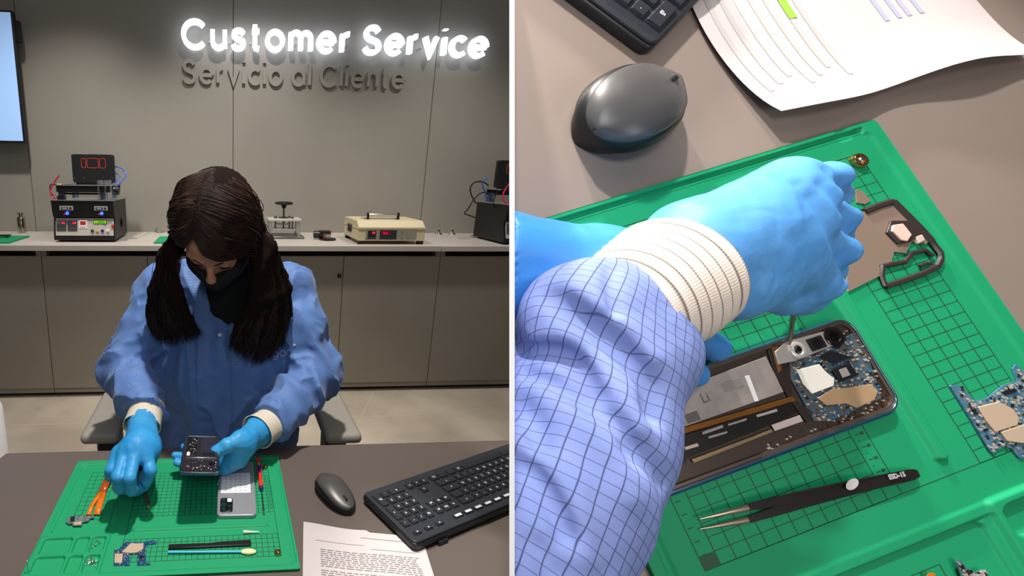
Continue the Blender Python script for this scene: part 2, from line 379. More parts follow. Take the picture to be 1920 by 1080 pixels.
# ---------------------------------------------------------------- wall sign: stroke letters
def arc(cx, cy, rx, ry, a0, a1, n=18): return [(cx + rx * math.cos(math.radians(a0 + (a1 - a0) * i / n)), cy + ry * math.sin(math.radians(a0 + (a1 - a0) * i / n))) for i in range(n + 1)]
R_ = .34; XH = .70
def bowl(cx): return arc(cx, XH / 2, R_, XH / 2, 0, 360, 36)
W_X = XH
GL = {  # centre lines in units of cap height (minus the stroke width), with an advance width
 'C': ([arc(.50, .5, .50, .5, 42, 318, 30)], .90), 'S': ([spline([(.60, .83), (.48, .97), (.30, 1.0), (.10, .93), (.04, .74), (.14, .58), (.34, .5), (.55, .42), (.64, .25), (.56, .07), (.34, 0), (.12, .04), (0, .20)], 4)], .66),
 'u': ([[(0, XH), (0, .27)] + arc(.27, .27, .27, .27, 180, 360, 14), [(.54, XH), (.54, 0)]], .54),
 's': ([spline([(.46, .58), (.36, .68), (.22, .70), (.06, .65), (.03, .52), (.11, .42), (.24, .36), (.41, .29), (.46, .17), (.39, .04), (.23, 0), (.07, .03), (0, .15)], 4)], .46),
 't': ([[(.13, .94), (.13, .14), (.18, .03), (.32, 0)], [(0, XH), (.32, XH)]], .32), 'o': ([bowl(R_)], .68),
 'm': ([[(0, XH), (0, 0)], [(0, .42)] + arc(.225, .46, .225, .24, 180, 0, 12) + [(.45, 0)], [(.45, .42)] + arc(.675, .46, .225, .24, 180, 0, 12) + [(.90, 0)]], .90),
 'e': ([arc(R_, XH / 2, R_, XH / 2, 0, 315, 30), [(0.0, XH / 2), (.68, XH / 2)]], .68), 'r': ([[(0, XH), (0, 0)], [(0, .42)] + arc(.27, .42, .27, .28, 180, 80, 8)], .32),
 'v': ([[(0, XH), (.27, 0), (.54, XH)]], .54), 'i': ([[(0, XH), (0, 0)], [(0, 1.0), (0, 1.04)]], 0.0), 'c': ([arc(R_, XH / 2, R_, XH / 2, 45, 315, 26)], .56),
 'a': ([bowl(R_), [(.68, XH), (.68, 0)]], .68), 'l': ([[(0, 1.0), (0, 0)]], 0.0), 'n': ([[(0, XH), (0, 0)], [(0, .42)] + arc(.26, .44, .26, .26, 180, 0, 14) + [(.52, 0)]], .52),
 'g': ([bowl(R_), [(.68, XH), (.68, -.05)] + arc(.34, -.05, .34, .24, 0, -140, 12)], .68), '+': ([[(0, .5), (.4, .5)], [(.2, .3), (.2, .7)]], .4)}
def stroke(mb, pts, w, z0, z1, sc, off, mi=0):
    """a flat ribbon of width w along pts, extruded z0..z1"""
    P = [np.array(p) * sc + off for p in pts]; P = [p for i, p in enumerate(P) if i == 0 or np.linalg.norm(p - P[i - 1]) > 1e-5]; n = len(P); closed = np.linalg.norm(P[0] - P[-1]) < 1e-6; L, Rr = [], []
    for i in range(n):
        a = P[i] - P[i - 1] if i else (P[1] - P[0] if not closed else P[0] - P[-2]); b = P[i + 1] - P[i] if i < n - 1 else (a if not closed else P[1] - P[0])
        a = a / np.linalg.norm(a); b = b / np.linalg.norm(b); t = a + b; t = t / np.linalg.norm(t); nn = np.array([-t[1], t[0]]); k = w / 2 / max(.45, abs(a @ t)); L.append(P[i] + nn * k); Rr.append(P[i] - nn * k)
    vs = [(p[0], p[1], z) for z in (z0, z1) for q in (L, Rr) for p in q]; f = []
    for i in range(n - 1): f += [(i, i + 1, n + i + 1, n + i), (2 * n + i, 3 * n + i, 3 * n + i + 1, 2 * n + i + 1), (i, 2 * n + i, 2 * n + i + 1, i + 1), (n + i, n + i + 1, 3 * n + i + 1, 3 * n + i)]
    f += [(0, n, 3 * n, 2 * n), (n - 1, 3 * n - 1, 4 * n - 1, 2 * n - 1)]; mb.add(vs, f, mi)
def glyph(ch, x, sc, w, d0, d1):
    mb = MB(); sts, adv = GL[ch]; h = sc - w
    for si, st in enumerate(sts): stroke(mb, st, w, d0 + .04 * si, d1 + .001 * si, h, np.array([x + w / 2, w / 2]))
    return mb, adv * h + w
def word(s, sc, w, gap, space=.3):
    out = []; x = 0
    for ch in s:
        if ch == ' ': x += sc * space; continue
        mb, adv = glyph(ch, x, sc, w, 0, 1); out.append((ch, mb, x)); x += adv + gap
    return out, x - gap
m_sign = mat('lit_letter_face', (235, 242, 255), 0.4, emit=2.0); m_side = mat('letter_side', (170, 165, 158), 0.5)
def wall_sign(name, text, sc, w, gap, pL, pR, label, cat, mats, y0, y1, face=False):
    A, B = ony(*pL, y0), ony(*pR, y0); ws, tot = word(text, sc, w, gap); k = (B.x - A.x) / tot
    t = Thing(name, label, cat, (A.x, y1, A.z))
    for ch, mb, _ in ws:
        o = MB(); o.add([(A.x + p[0] * k, y0 + (y1 - y0) * p[2], A.z + p[1]) for p in mb.v], mb.f, 0)
        if face: o.m = [0 if all(mb.v[i][2] < .5 for i in f) else 1 for f in mb.f]; 
        t.part('letter', o, mats, smooth=30)
    return t
sy0, sy1 = WY - .085, WY - .045
A = ony(340, 91, sy0); B = ony(340, 33, sy0); cap = B.z - A.z
t = wall_sign('illuminated_sign', 'Customer Service', cap, cap * .165, cap * .145, (340, 91), (917, 91), 'glowing white channel letters reading Customer Service on the back wall', 'sign', [m_sign, m_sign], sy0, sy1)
for px in (352, 392, 430, 470, 508, 555, 610, 650, 705, 745, 790, 850, 895):
    p = ony(px, 70, sy1); sb = MB(); sb.cyl((p.x, sy1 - .005, A.z + cap * .3), (p.x, WY + .001, A.z + cap * .3), .004); t.part('standoff_pin', sb, m_steel)
wy0 = WY - .026; A2 = ony(342, 163, wy0); cap2 = ony(342, 116, wy0).z - A2.z
wall_sign('raised_wall_lettering', 'Servicio al Cliente', cap2, cap2 * .16, cap2 * .13, (342, 157), (760, 157), 'wall-coloured raised letters reading Servicio al Cliente under the glowing sign', 'lettering', [m_wall, m_wall], wy0, WY - .0005)

# ---------------------------------------------------------------- wall screen at the left edge
ty = WY - .14; a = ony(20, 19, ty); b = ony(49, 268, ty); xr = (a.x + b.x) / 2
t = Thing('wall_screen', 'wall-mounted screen with a plain light blue picture at the left edge', 'screen', (xr - .6, WY, a.z))
m = MB(); m.bb((xr - 1.25, ty + .004, b.z), (xr, ty + .05, a.z)); t.part('housing', m, m_black, bevel=.003)
m = MB(); m.bb((xr - 1.238, ty, b.z + .012), (xr - .012, ty + .004, a.z - .012)); t.part('display', m, mat('screen_blue', (150, 186, 232), 0.3, emit=0.62))
m = MB(); m.bb((xr - .8, ty + .05, b.z + .25), (xr - .45, WY + .001, a.z - .25)); t.part('wall_bracket', m, m_black); m = MB(); m.bb((xr, ty + .02, a.z - .17), (xr + .025, ty + .06, a.z - .05)); t.part('side_sensor', m, m_black)

# ---------------------------------------------------------------- lamination machines on the worktop
def machine(label, x0, yf, wd, dp, group, flip=False):
    """open-lid screen laminating machine; x0, yf = front left corner on the worktop"""
    z = .97; t = Thing('laminating_machine', label, 'machine', (x0 + wd / 2, yf + dp / 2, z), group=group); P = lambda u, v, h: (x0 + u, yf + v, z + h)
    yz = [(0.0, .012), (.0, .035), (.028, .145), (.012, .15), (-.004, .245), (dp, .245), (dp, .012)]       # side profile: sloped panel, upper box
    b = MB(); vs = [(x0 + u, yf + y, z + h) for u in (0, wd) for y, h in yz]; n = len(yz)
    b.add(vs, [tuple(range(n)), tuple(range(n, 2 * n))[::-1]] + [(i, (i + 1) % n, n + (i + 1) % n, n + i) for i in range(n)])
    for u in (.03, wd - .03):
        for v in (.04, dp - .04): b.cyl(P(u, v, 0), P(u, v, .014), .012, n=12)
    body = t.part('body', b, m_blackmetal, bevel=.0015)
    m = MB(); m.bb(P(-.003, -.006, .2452), P(wd + .003, dp, .249)); t.part('top_plate', m, m_alu)
    # sloped instrument panel
    sl = Vector((0, .028, .11)).normalized(); nrm = Vector((0, -sl.z, sl.y)); R = Matrix((Vector((1, 0, 0)), sl, -nrm.cross(Vector((0, 0, 0))) if 0 else Vector((1, 0, 0)).cross(sl))).transposed()
    Q = lambda u, s, o=0: Vector((x0 + u, yf, z + .035)) + sl * s + nrm * o
    def plate(mb, u0, u1, s0, s1, o0, o1, mi=0):
        mb.box((Q(u0, s0, o0) + Q(u1, s1, o1)) / 2, (u1 - u0, s1 - s0, o1 - o0), R, mi)
    pn = MB(); plate(pn, .012, wd - .008, .004, .109, .0, .003); panel = t.part('control_panel', pn, m_greypanel, bevel=.001)
    for u in (.1, wd - .09): m = MB(); m.box(Q(u, .112, .004), (.02, .008, .006), R); t.part('hinge', m, m_black, parent=panel)
    for u in (.018, .082):
        g = MB(); plate(g, u, u + .056, .034, .092, .003, .008); plate(g, u + .030, u + .038, .074, .086, .008, .0085, 1); plate(g, u + .041, u + .049, .074, .086, .008, .0085, 1); plate(g, u + .006, u + .02, .072, .088, .008, .0085, 2)
        for k in range(4): plate(g, u + .006 + k * .012, u + .013 + k * .012, .04, .047, .008, .0088, 2)
        t.part('temperature_controller', g, [mat('controller_grey', (62, 62, 66), .4), m_red, mat('dim_segments', (95, 95, 98), .5)], parent=panel)
    g = MB(); plate(g, .148, .195, .046, .096, .003, .006); plate(g, .155, .188, .068, .09, .006, .0065, 1)
    for k in range(3): plate(g, .156 + k * .011, .162 + k * .011, .052, .057, .006, .007, 1)
    t.part('timer', g, [mat('timer_white', (235, 230, 228), .4), mat('timer_digits', (150, 30, 35), .4, emit=.3)], parent=panel)
    g = MB(); plate(g, .232, .312, .074, .098, .003, .005); plate(g, .236, .308, .078, .094, .005, .0055, 1)
    for k in range(5): plate(g, .244 + k * .012, .25 + k * .012, .082, .09, .0055, .006, 2)
    t.part('lcd_display', g, [mat('lcd_frame', (60, 110, 30), .4), mat('lcd_green', (140, 225, 40), .4, emit=.55), mat('lcd_text', (40, 90, 20), .5)], parent=panel)
    for u, c, s_ in ((.227, (20, 80, 45), .033), (.256, (210, 190, 70), .033), (.286, (35, 45, 150), .033), (.317, (225, 220, 215), .033), (.347, (190, 45, 40), .062)):
        g = MB(); g.lathe([(.0095, 0), (.0095, .006), (.0075, .008), (.0075, .013), (0, .014)], Q(u, s_, .003), nrm, 16); t.part('push_button', g, mat('button_%d_%d' % (c[0], c[1]), c, .35), parent=panel)
    for u in (.045, .245):
        g = MB(); g.bb(P(u + .005, -.0075, .19), P(u + .08, .004, .214)); g.bb(P(u + .012, -.0085, .194), P(u + .054, -.007, .209), 1); g.bb(P(u + .02, -.009, .198), P(u + .046, -.0084, .205)); g.bb(P(u + .06, -.0085, .194), P(u + .074, -.007, .209), 1)
        t.part('nameplate', g, [mat('plate_silver', (190, 188, 186), .4), mat('plate_ink', (60, 60, 62), .5)], parent=body)
        g = MB(); g.lathe([(.010, 0), (.010, .006), (.007, .009), (0, .010)], P(u + .044, .001, .172), (0, -1, 0), 14); g.bb(P(u + .025, -.006, .165), P(u + .03, -.0, .17), 1); t.part('indicator_light', g, [mat('blue_light', (50, 90, 255), .3, emit=2.5), m_red], parent=body)
    g = MB()
    for k in range(4): g.lathe([(.032 - k * .007, .0), (.032 - k * .007, .003), (.029 - k * .007, .003)], P(wd, dp * .52, .1), (1, 0, 0), 24)
    g.lathe([(.004, 0), (.004, .004), (0, .004)], P(wd, dp * .52, .1), (1, 0, 0)); t.part('fan_grille', g, m_black)
    # platform, guide rails and open lid
    z1 = .249
    for u in (.055, wd - .06):
        for v in (.03, dp - .07): g = MB(); g.bb(P(u - .018, v, z1), P(u + .016, v + .02, z1 + .06)); t.part('guide_block', g, mat('blue_grey_block', (70, 84, 112), .4))
    for q in ((.03, .02, .045, wd - .02, .034, .082), (.03, dp - .06, .045, wd - .02, dp - .046, .082), (.06, .036, .03, wd - .06, .048, .042)):
        g = MB(); g.bb(P(q[0], q[1], z1 + q[2]), P(q[3], q[4], z1 + q[5])); t.part('clamp_rail', g, m_black, bevel=.001)
    g = MB(); g.bb(P(.03, .015, z1 + .082), P(wd - .02, .033, z1 + .088)); g.bb(P(.03, .015, z1 + .082), P(.05, dp - .04, z1 + .088)); g.bb(P(wd - .04, .015, z1 + .082), P(wd - .02, dp - .04, z1 + .088)); g.bb(P(.03, dp - .06, z1 + .082), P(wd - .02, dp - .04, z1 + .088)); t.part('slide_frame', g, m_alu)
    g = MB(); g.bb(P(wd - .085, .0, z1), P(wd - .078, .16, z1 + .115)); g.bb(P(wd - .045, .0, z1), P(wd - .039, .16, z1 + .115)); t.part('acrylic_guard', g, m_clear)
    g = MB(); g.lathe([(.0, .035), (.024, .033), (.026, .028), (.026, .004), (.02, 0)], P(wd - .01, .07, z1 + .055), (1, 0, 0), 20); g.cyl(P(wd - .14, .07, z1 + .055), P(wd - .008, .07, z1 + .055), .004, mi=1); t.part('adjusting_knob', g, [m_black, m_steel])
    ly = dp - .1; lid = MB(); lo = rrect(.058, z1 + .095, wd - .04, z1 + .270, .012); lo = [(p[0], p[1]) for p in lo]
    Ml = Matrix(((1, 0, 0, x0), (0, 0, 1, yf + ly), (0, 1, 0, z), (0, 0, 0, 1)))
    lid.prism(lo, 0, .028, Ml); lid.bb(P(.075, ly + .004, z1 + .082), P(wd - .06, ly + .02, z1 + .098)); L = t.part('lid', lid, mat('lid_black', (24, 25, 30), .5))
    g = MB()
    fu = lambda f: .058 + f * (wd - .098)
    for u0, u1 in ((fu(.23), fu(.33)), (fu(.36), fu(.63)), (fu(.66), fu(.80))):
        ro = rrect(u0, z1 + .187, u1, z1 + .245, .01, 5); g.tube([P(p[0], ly - .001, p[1]) for p in ro + ro[:2]], .0016, 5, caps=False)
    t.part('heater_window_gasket', g, mat('orange_gasket', (210, 70, 35), .5, emit=.15), parent=L)
    g = MB()
    for u, h in ((.07, .262), (fu(.35), .262), (fu(.65), .262), (wd - .055, .262), (.07, .125), (fu(.26), .125), (fu(.72), .125), (wd - .055, .125), (.075, .103), (wd - .07, .103)): g.lathe([(.004, 0), (.003, .0025), (0, .003)], P(u, ly, z1 + h), (0, -1, 0), 10)
    t.part('lid_screw', g, m_steel, parent=L)
    g = MB(); g.bb(P(fu(.38), ly + .03, z1 + .27), P(fu(.72), ly + .045, z1 + .276)); t.part('lid_handle', g, m_alu, parent=L)
    g = MB(); g.tube([P(wd - .045, ly + .03, z1 + .20), P(wd + .0, ly + .03, z1 + .195), P(wd + .03, ly, z1 + .15), P(wd + .028, ly - .04, z1 + .1), P(wd - .01, .1, z1 + .065)], .0045, 8)
    g.v = []; g.f = []; g.m = []; g.tube([Vector(tuple(p)) for p in spline([P(wd - .045, ly + .03, z1 + .2), P(wd + .005, ly + .03, z1 + .185), P(wd + .03, ly, z1 + .14), P(wd + .02, .12, z1 + .1), P(wd - .01, .1, z1 + .07)], 6)], .0045, 8)
    g.tube([Vector(tuple(p)) for p in spline([P(wd - .045, ly + .03, z1 + .16), P(wd - .015, ly + .03, z1 + .14), P(wd - .01, .13, z1 + .1)], 6)], .004, 8); t.part('blue_hose', g, mat('blue_tube', (45, 105, 205), .3), label='blue air hose')
    g = MB(); g.tube([Vector(tuple(p)) for p in spline([P(.04, .06, z1 + .14), P(.01, .06, z1 + .1), P(-.012, .05, z1 + .055), P(.0, .04, z1 + .012), P(.05, .03, z1 + .012)], 6)], .0045, 8); t.part('red_hose', g, mat('red_tube', (215, 40, 75), .3), label='red air hose')
    g = MB(); g.bb(P(.035, .01, z1), P(.075, .05, z1 + .022)); t.part('hose_socket', g, m_black)
    g = MB(); g.cyl(P(.028, .05, z1 + .085), P(.055, .05, z1 + .085), .007); t.part('hose_fitting', g, mat('yellow_fitting', (225, 180, 30), .35), label='yellow hose fitting')
    g = MB(); g.tube([Vector(tuple(p)) for p in spline([P(.03, .05, z1 + .085), P(-.015, .07, z1 + .085), P(-.032, .1, z1 + .05), P(-.02, .13, z1 + .0), P(.0, .15, z1 - .03)], 6)], .0035, 8); t.part('power_lead', g, m_black)
    return t
a = ony(103, 455, 2.74); xa = onz(102, 454, .97); xb = onz(217, 454, .97)
machine('black laminating machine with open lid and orange-outlined window, left of the person', xa.x, xa.y, xb.x - xa.x, .36, 'black laminating machines on the worktop')
p2_ = onz(943, 459, .97); m2_ = machine('second black laminating machine, cut off by the white divider at the right', p2_.x, p2_.y, xb.x - xa.x, .36, 'black laminating machines on the worktop')
for nm, pts, r, mm in (('power_lead', [(916, 348), (905, 341), (890, 342), (882, 352), (884, 366), (893, 382)], .0045, m_black), ('signal_lead', [(913, 360), (900, 363), (888, 375), (878, 391), (871, 400), (880, 404), (891, 408)], .004, m_black), ('blue_hose', [(914, 333), (906, 340), (905, 350), (910, 362), (912, 378)], .0045, MATS['blue_tube'])):
    g = MB(); g.tube([Vector(tuple(q)) for q in spline([tuple(ony(px, py, 2.98)) for px, py in pts], 5)], r, 8); m2_.part(nm, g, mm)
# ---------------------------------------------------------------- small things on the worktop
def wp(px, py): return onz(px, py, .97)
c = wp(42, 436.5); m = MB(); m.lathe([(.021, 0), (.021, .028), (.026, .03), (.026, .1), (.022, .108), (.014, .112), (.012, .122), (.018, .128), (.023, .132), (.023, .136), (.010, .138), (0, .138)], c, (0, 0, 1), 36)
solo('calibration_weight', m, mat('weight_steel', (190, 180, 165), .16, 1.0), 'polished steel cylinder weight with a necked knob behind the green mat', 'weight', loc=c)
# hand press
c = (wp(500, 448) + wp(568, 448)) / 2; x, y = c.x, c.y + .09; z = .97
t = Thing('hand_press', 'small aluminium hand press with a black handwheel on top', 'press', (x, y, z))
m = MB(); m.bb((x - .13, y - .1, z), (x + .128, y + .12, z + .016)); t.part('base_plate', m, mat('press_base', (120, 116, 112), .3, .7), bevel=.003)
for a_, b_ in ((-1, -1), (1, -1), (1, 1), (-1, 1)):
    m = MB(); m.cyl((x + a_ * .095, y + b_ * .065, z + .016), (x + a_ * .095, y + b_ * .065, z + .115), .009); t.part('column', m, m_alu)
m = MB(); m.bb((x - .108, y - .08, z + .115), (x + .108, y + .08, z + .128)); t.part('top_plate', m, mat('press_top', (225, 222, 216), .35, .4), bevel=.001)
m = MB(); m.bb((x - .082, y - .06, z + .048), (x + .082, y + .06, z + .062)); t.part('press_plate', m, m_alu, bevel=.001)
m = MB(); m.bb((x - .045, y - .03, z + .086), (x + .045, y + .03, z + .095)); t.part('crosshead', m, m_steel)
for a_, b_ in ((-.06, -.035), (.055, -.035), (.045, .035), (-.05, .035)):
    m = MB(); m.cyl((x + a_, y + b_, z + .055), (x + a_, y + b_, z + .14), .0055); m.lathe([(.010, 0), (.010, .006), (.006, .01), (0, .012)], (x + a_, y + b_, z + .128), n=12); t.part('guide_rod', m, mat('guide_steel', (140, 135, 128), .25, .9))
m = MB(); m.cyl((x, y, z + .062), (x, y, z + .2), .006); m.lathe([(.035, 0), (.035, .006), (.02, .01), (0, .01)], (x, y, z + .128)); t.part('spindle', m, mat('spindle_steel', (100, 92, 80), .3, .9))
m = MB(); m.lathe([(.0, .0), (.014, 0), (.014, .012), (.02, .016), (.02, .024)], (x, y, z + .193)); hub_ = [(x + .052 * math.cos(k * PI / 18), y + .052 * math.sin(k * PI / 18), z + .226) for k in range(37)]
m.tube(hub_, .009, 10, caps=False); m.lathe([(.0, .036), (.05, .033), (.05, .028), (.0, .022)], (x, y, z + .193)); t.part('handwheel', m, mat('wheel_black', (18, 19, 22), .3))
# camera-like part with dark disc
c = wp(616, 451); t = Thing('inspection_part', 'black round base with a small brass and black head, right of the press', 'tool', c)
m = MB(); m.lathe([(.045, 0), (.055, .004), (.056, .009), (.048, .014), (0, .015)], c + V3(.0, .03, 0)); t.part('base', m, mat('gloss_black', (14, 14, 16), .15))
m = MB(); m.cyl(c + V3(-.085, .075, .03), c + V3(-.03, .06, .032), .024, n=18); m.bb(c + V3(-.05, .03, .02), c + V3(.02, .08, .058)); t.part('head', m, m_black, bevel=.002)
m = MB(); m.bb(c + V3(-.03, .02, .014), c + V3(-.012, .05, .04)); m.bb(c + V3(.01, .03, .03), c + V3(.022, .06, .06)); t.part('brass_fitting', m, mat('copper_brass', (190, 120, 70), .3, .8))
m = MB(); m.bb(c + V3(-.012, .018, .012), c + V3(.018, .045, .036)); t.part('clip', m, m_alu)
# beige separator
a = wp(672, 459); b = wp(796, 459); x0, y0, wd = a.x + .0, a.y + .015, b.x - a.x; dp = .34; z = .97
t = Thing('vacuum_separator', 'cream bench machine with red digits and a bar handle, left of the chrome cones', 'machine', (x0 + wd / 2, y0 + dp / 2, z))
m = MB(); sec = [(0, .022), (0, .105), (.05, .142), (dp, .142), (dp, .022)]; hh = .042
body = MB(); rows = []
for u, s_ in ((0, 0), (wd, 0)): rows.append([(x0 + u, y0 + v, z + h) for v, h in sec])
n = len(sec); body.add(rows[0] + rows[1], [tuple(range(n)), tuple(range(n, 2 * n))[::-1]] + [(i, (i + 1) % n, n + (i + 1) % n, n + i) for i in range(n)])
cream = mat('cream_enamel', (212, 200, 165), .4); bd_ = t.part('body', body, cream, bevel=.003)
m = MB(); m.bb((x0 - .004, y0 - .004, z + .094), (x0 + wd + .004, y0 + .004, z + .1045)); m.bb((x0 - .003, y0, z + .0935), (x0 + .0, y0 + dp, z + .1)); t.part('lid_rim', m, cream)
m = MB(); m.bb((x0 + .045, y0 - .003, z + .03), (x0 + wd - .055, y0, z + .09)); fp = t.part('front_panel', m, mat('panel_grey', (168, 164, 150), .35, .3), bevel=.0008)
m = MB(); m.bb((x0 + .058, y0 - .006, z + .035), (x0 + .108, y0 - .003, z + .085)); 
for k in range(2): m.bb((x0 + .084 + k * .010, y0 - .0066, z + .066), (x0 + .091 + k * .010, y0 - .006, z + .079), 1)
for k in range(4): m.bb((x0 + .064 + k * .011, y0 - .0066, z + .04), (x0 + .07 + k * .011, y0 - .006, z + .044), 2)
t.part('temperature_controller', m, [mat('ctrl_black', (40, 38, 42), .35), m_red, mat('dim_key', (110, 105, 105), .5)], parent=fp)
m = MB(); m.bb((x0 + .132, y0 - .005, z + .032), (x0 + .236, y0 - .003, z + .088)); m.bb((x0 + .14, y0 - .0055, z + .058), (x0 + .2, y0 - .005, z + .084), 1)
tt = text_mb('End', .018, .0002); tt.xf(Matrix(((1, 0, 0, x0 + .153), (0, 0, -1, y0 - .0058), (0, 1, 0, z + .065), (0, 0, 0, 1)))); m.add(tt.v, tt.f, 2)
t.part('counter_display', m, [mat('disp_slate', (48, 54, 58), .3), mat('disp_dark_red', (110, 8, 40), .3, emit=.35), m_red], parent=fp)
for u, h in ((.27, .078), (.27, .038), (.31, .04), (.05, .034)):
    m = MB(); m.lathe([(.004, 0), (.004, .003), (0, .003)], (x0 + u, y0 - .003, z + h), (0, -1, 0), 10); t.part('panel_screw', m, m_steel, parent=fp)
for u in (.02, wd - .02):
    for v in (.02, dp - .03): m = MB(); m.bb((x0 + u - .017, y0 + v - .015, z), (x0 + u + .017, y0 + v + .015, z + .022)); t.part('foot', m, m_black, bevel=.002)
m = MB(); m.bb((x0 - .003, y0 + .14, z + .055), (x0 + .0, y0 + .25, z + .11)); m.bb((x0 - .0045, y0 + .155, z + .06), (x0 - .002, y0 + .235, z + .09), 1); t.part('side_grip', m, [m_steel, m_dark])
hy = y0 + .12; m = MB(); m.bb((x0 + .06, hy + .02, z + .142), (x0 + .30, hy + .06, z + .15)); t.part('nozzle_bar', m, m_alu)
m = MB(); m.cyl((x0 + .09, hy, z + .172), (x0 + .285, hy, z + .172), .006); t.part('bar_handle', m, m_chrome)
for u in (.09, .285): m = MB(); m.bb((x0 + u - .006, hy - .01, z + .142), (x0 + u + .006, hy + .012, z + .185)); t.part('handle_bracket', m, m_black, bevel=.002)
for px, w_ in ((822, 'left'), (847, 'right')):
    c = wp(px, 440); m = MB(); m.lathe([(.026, 0), (.027, .004), (.022, .012), (.012, .017), (.008, .03), (.007, .045), (.004, .05), (.004, .062), (.001, .068)], c, n=28)
    solo('suction_cone', m, m_chrome, 'small chrome cone with a pointed tip on the worktop, %s one of the pair' % w_, 'tool', group='chrome cones on the worktop', loc=c)

# ================================================================ repair mats: relief computed on a grid, in centimetres
m_mat = mat('green_silicone', (17, 148, 98), 0.6, spec=0.35, bump=(900, .08, .0003)); m_ink = mat('mat_printed_line', (30, 78, 54), 0.6)
def sstep(x): x = np.clip(x, 0, 1); return x * x * (3 - 2 * x)
def rbox(U, V, x0, x1, y0, y1, r):
    qx = np.abs(U - (x0 + x1) / 2) - (x1 - x0) / 2 + r; qy = np.abs(V - (y0 + y1) / 2) - (y1 - y0) / 2 + r
    return np.hypot(np.maximum(qx, 0), np.maximum(qy, 0)) + np.minimum(np.maximum(qx, qy), 0) - r
U0, U1, V0, V1 = -14.7, 29.8, -18.0, 13.5
def relief(U, V, V0, V1):
    """height in mm above the printed surface"""
    H = np.zeros_like(U); s = .13
    ins = -rbox(U, V, -13.3, 28.9, V0 + 1.35, V1 - 1.0, .7)
    H += 1.6 * sstep(.5 - ins / s * .5)                                            # raised rim
    def slot(x0, x1, y0, y1, r, d, s=.14): return -d * sstep(.5 - rbox(U, V, x0, x1, y0, y1, r) / s * .5)
    H += slot(28.6, 29.9, 9.75, 10.8, .2, 1.4); H += slot(28.6, 29.9, -15.0, -13.4, .2, 1.4)
    H += 1.5 * sstep(.5 - rbox(U, V, 29.1, 29.9, -17.8, V1 - .4, .3) / s * .5) * 0
    H += -slot(1.2, 25.4, 3.05, 3.8, .36, 3.0)                                      # long pen groove
    H += 1.0 * sstep(.5 - rbox(U, V, -3.4, -2.55, V0 + 1.3, V1 - 1.2, .1) / s * .5)  # divider of the left column
    H += -.8 * sstep(.5 - rbox(U, V, -3.62, -3.5, V0 + 2, 3.6, .05) / .1 * .5)
    blk = rbox(U, V, -14.5, -2.5, 4.25, V1 - .15, .35); H = np.where(True, H + (3.4 - H) * sstep(.5 - blk / s * .5), H)
    for y0, y1 in ((4.8, 8.3), (8.85, 12.4)):
        for x0, x1 in ((-13.6, -8.85), (-8.2, -5.95), (-5.4, -3.15)):
            H += slot(x0, x1, y0, y1, .55, 5.4, .12)
    H = H - 2.6 * sstep(.5 - rbox(U, V, -13.2, -3.5, V0 + 1.5, 3.5, .8) / .12 * .5)
    ch = (ins < -.02) & (ins > -.46) & (V < V1 - 1.4) & ((U > -2.2) | (V < 3)); H = np.where(ch, np.minimum(H, -2.2), H)
    return H
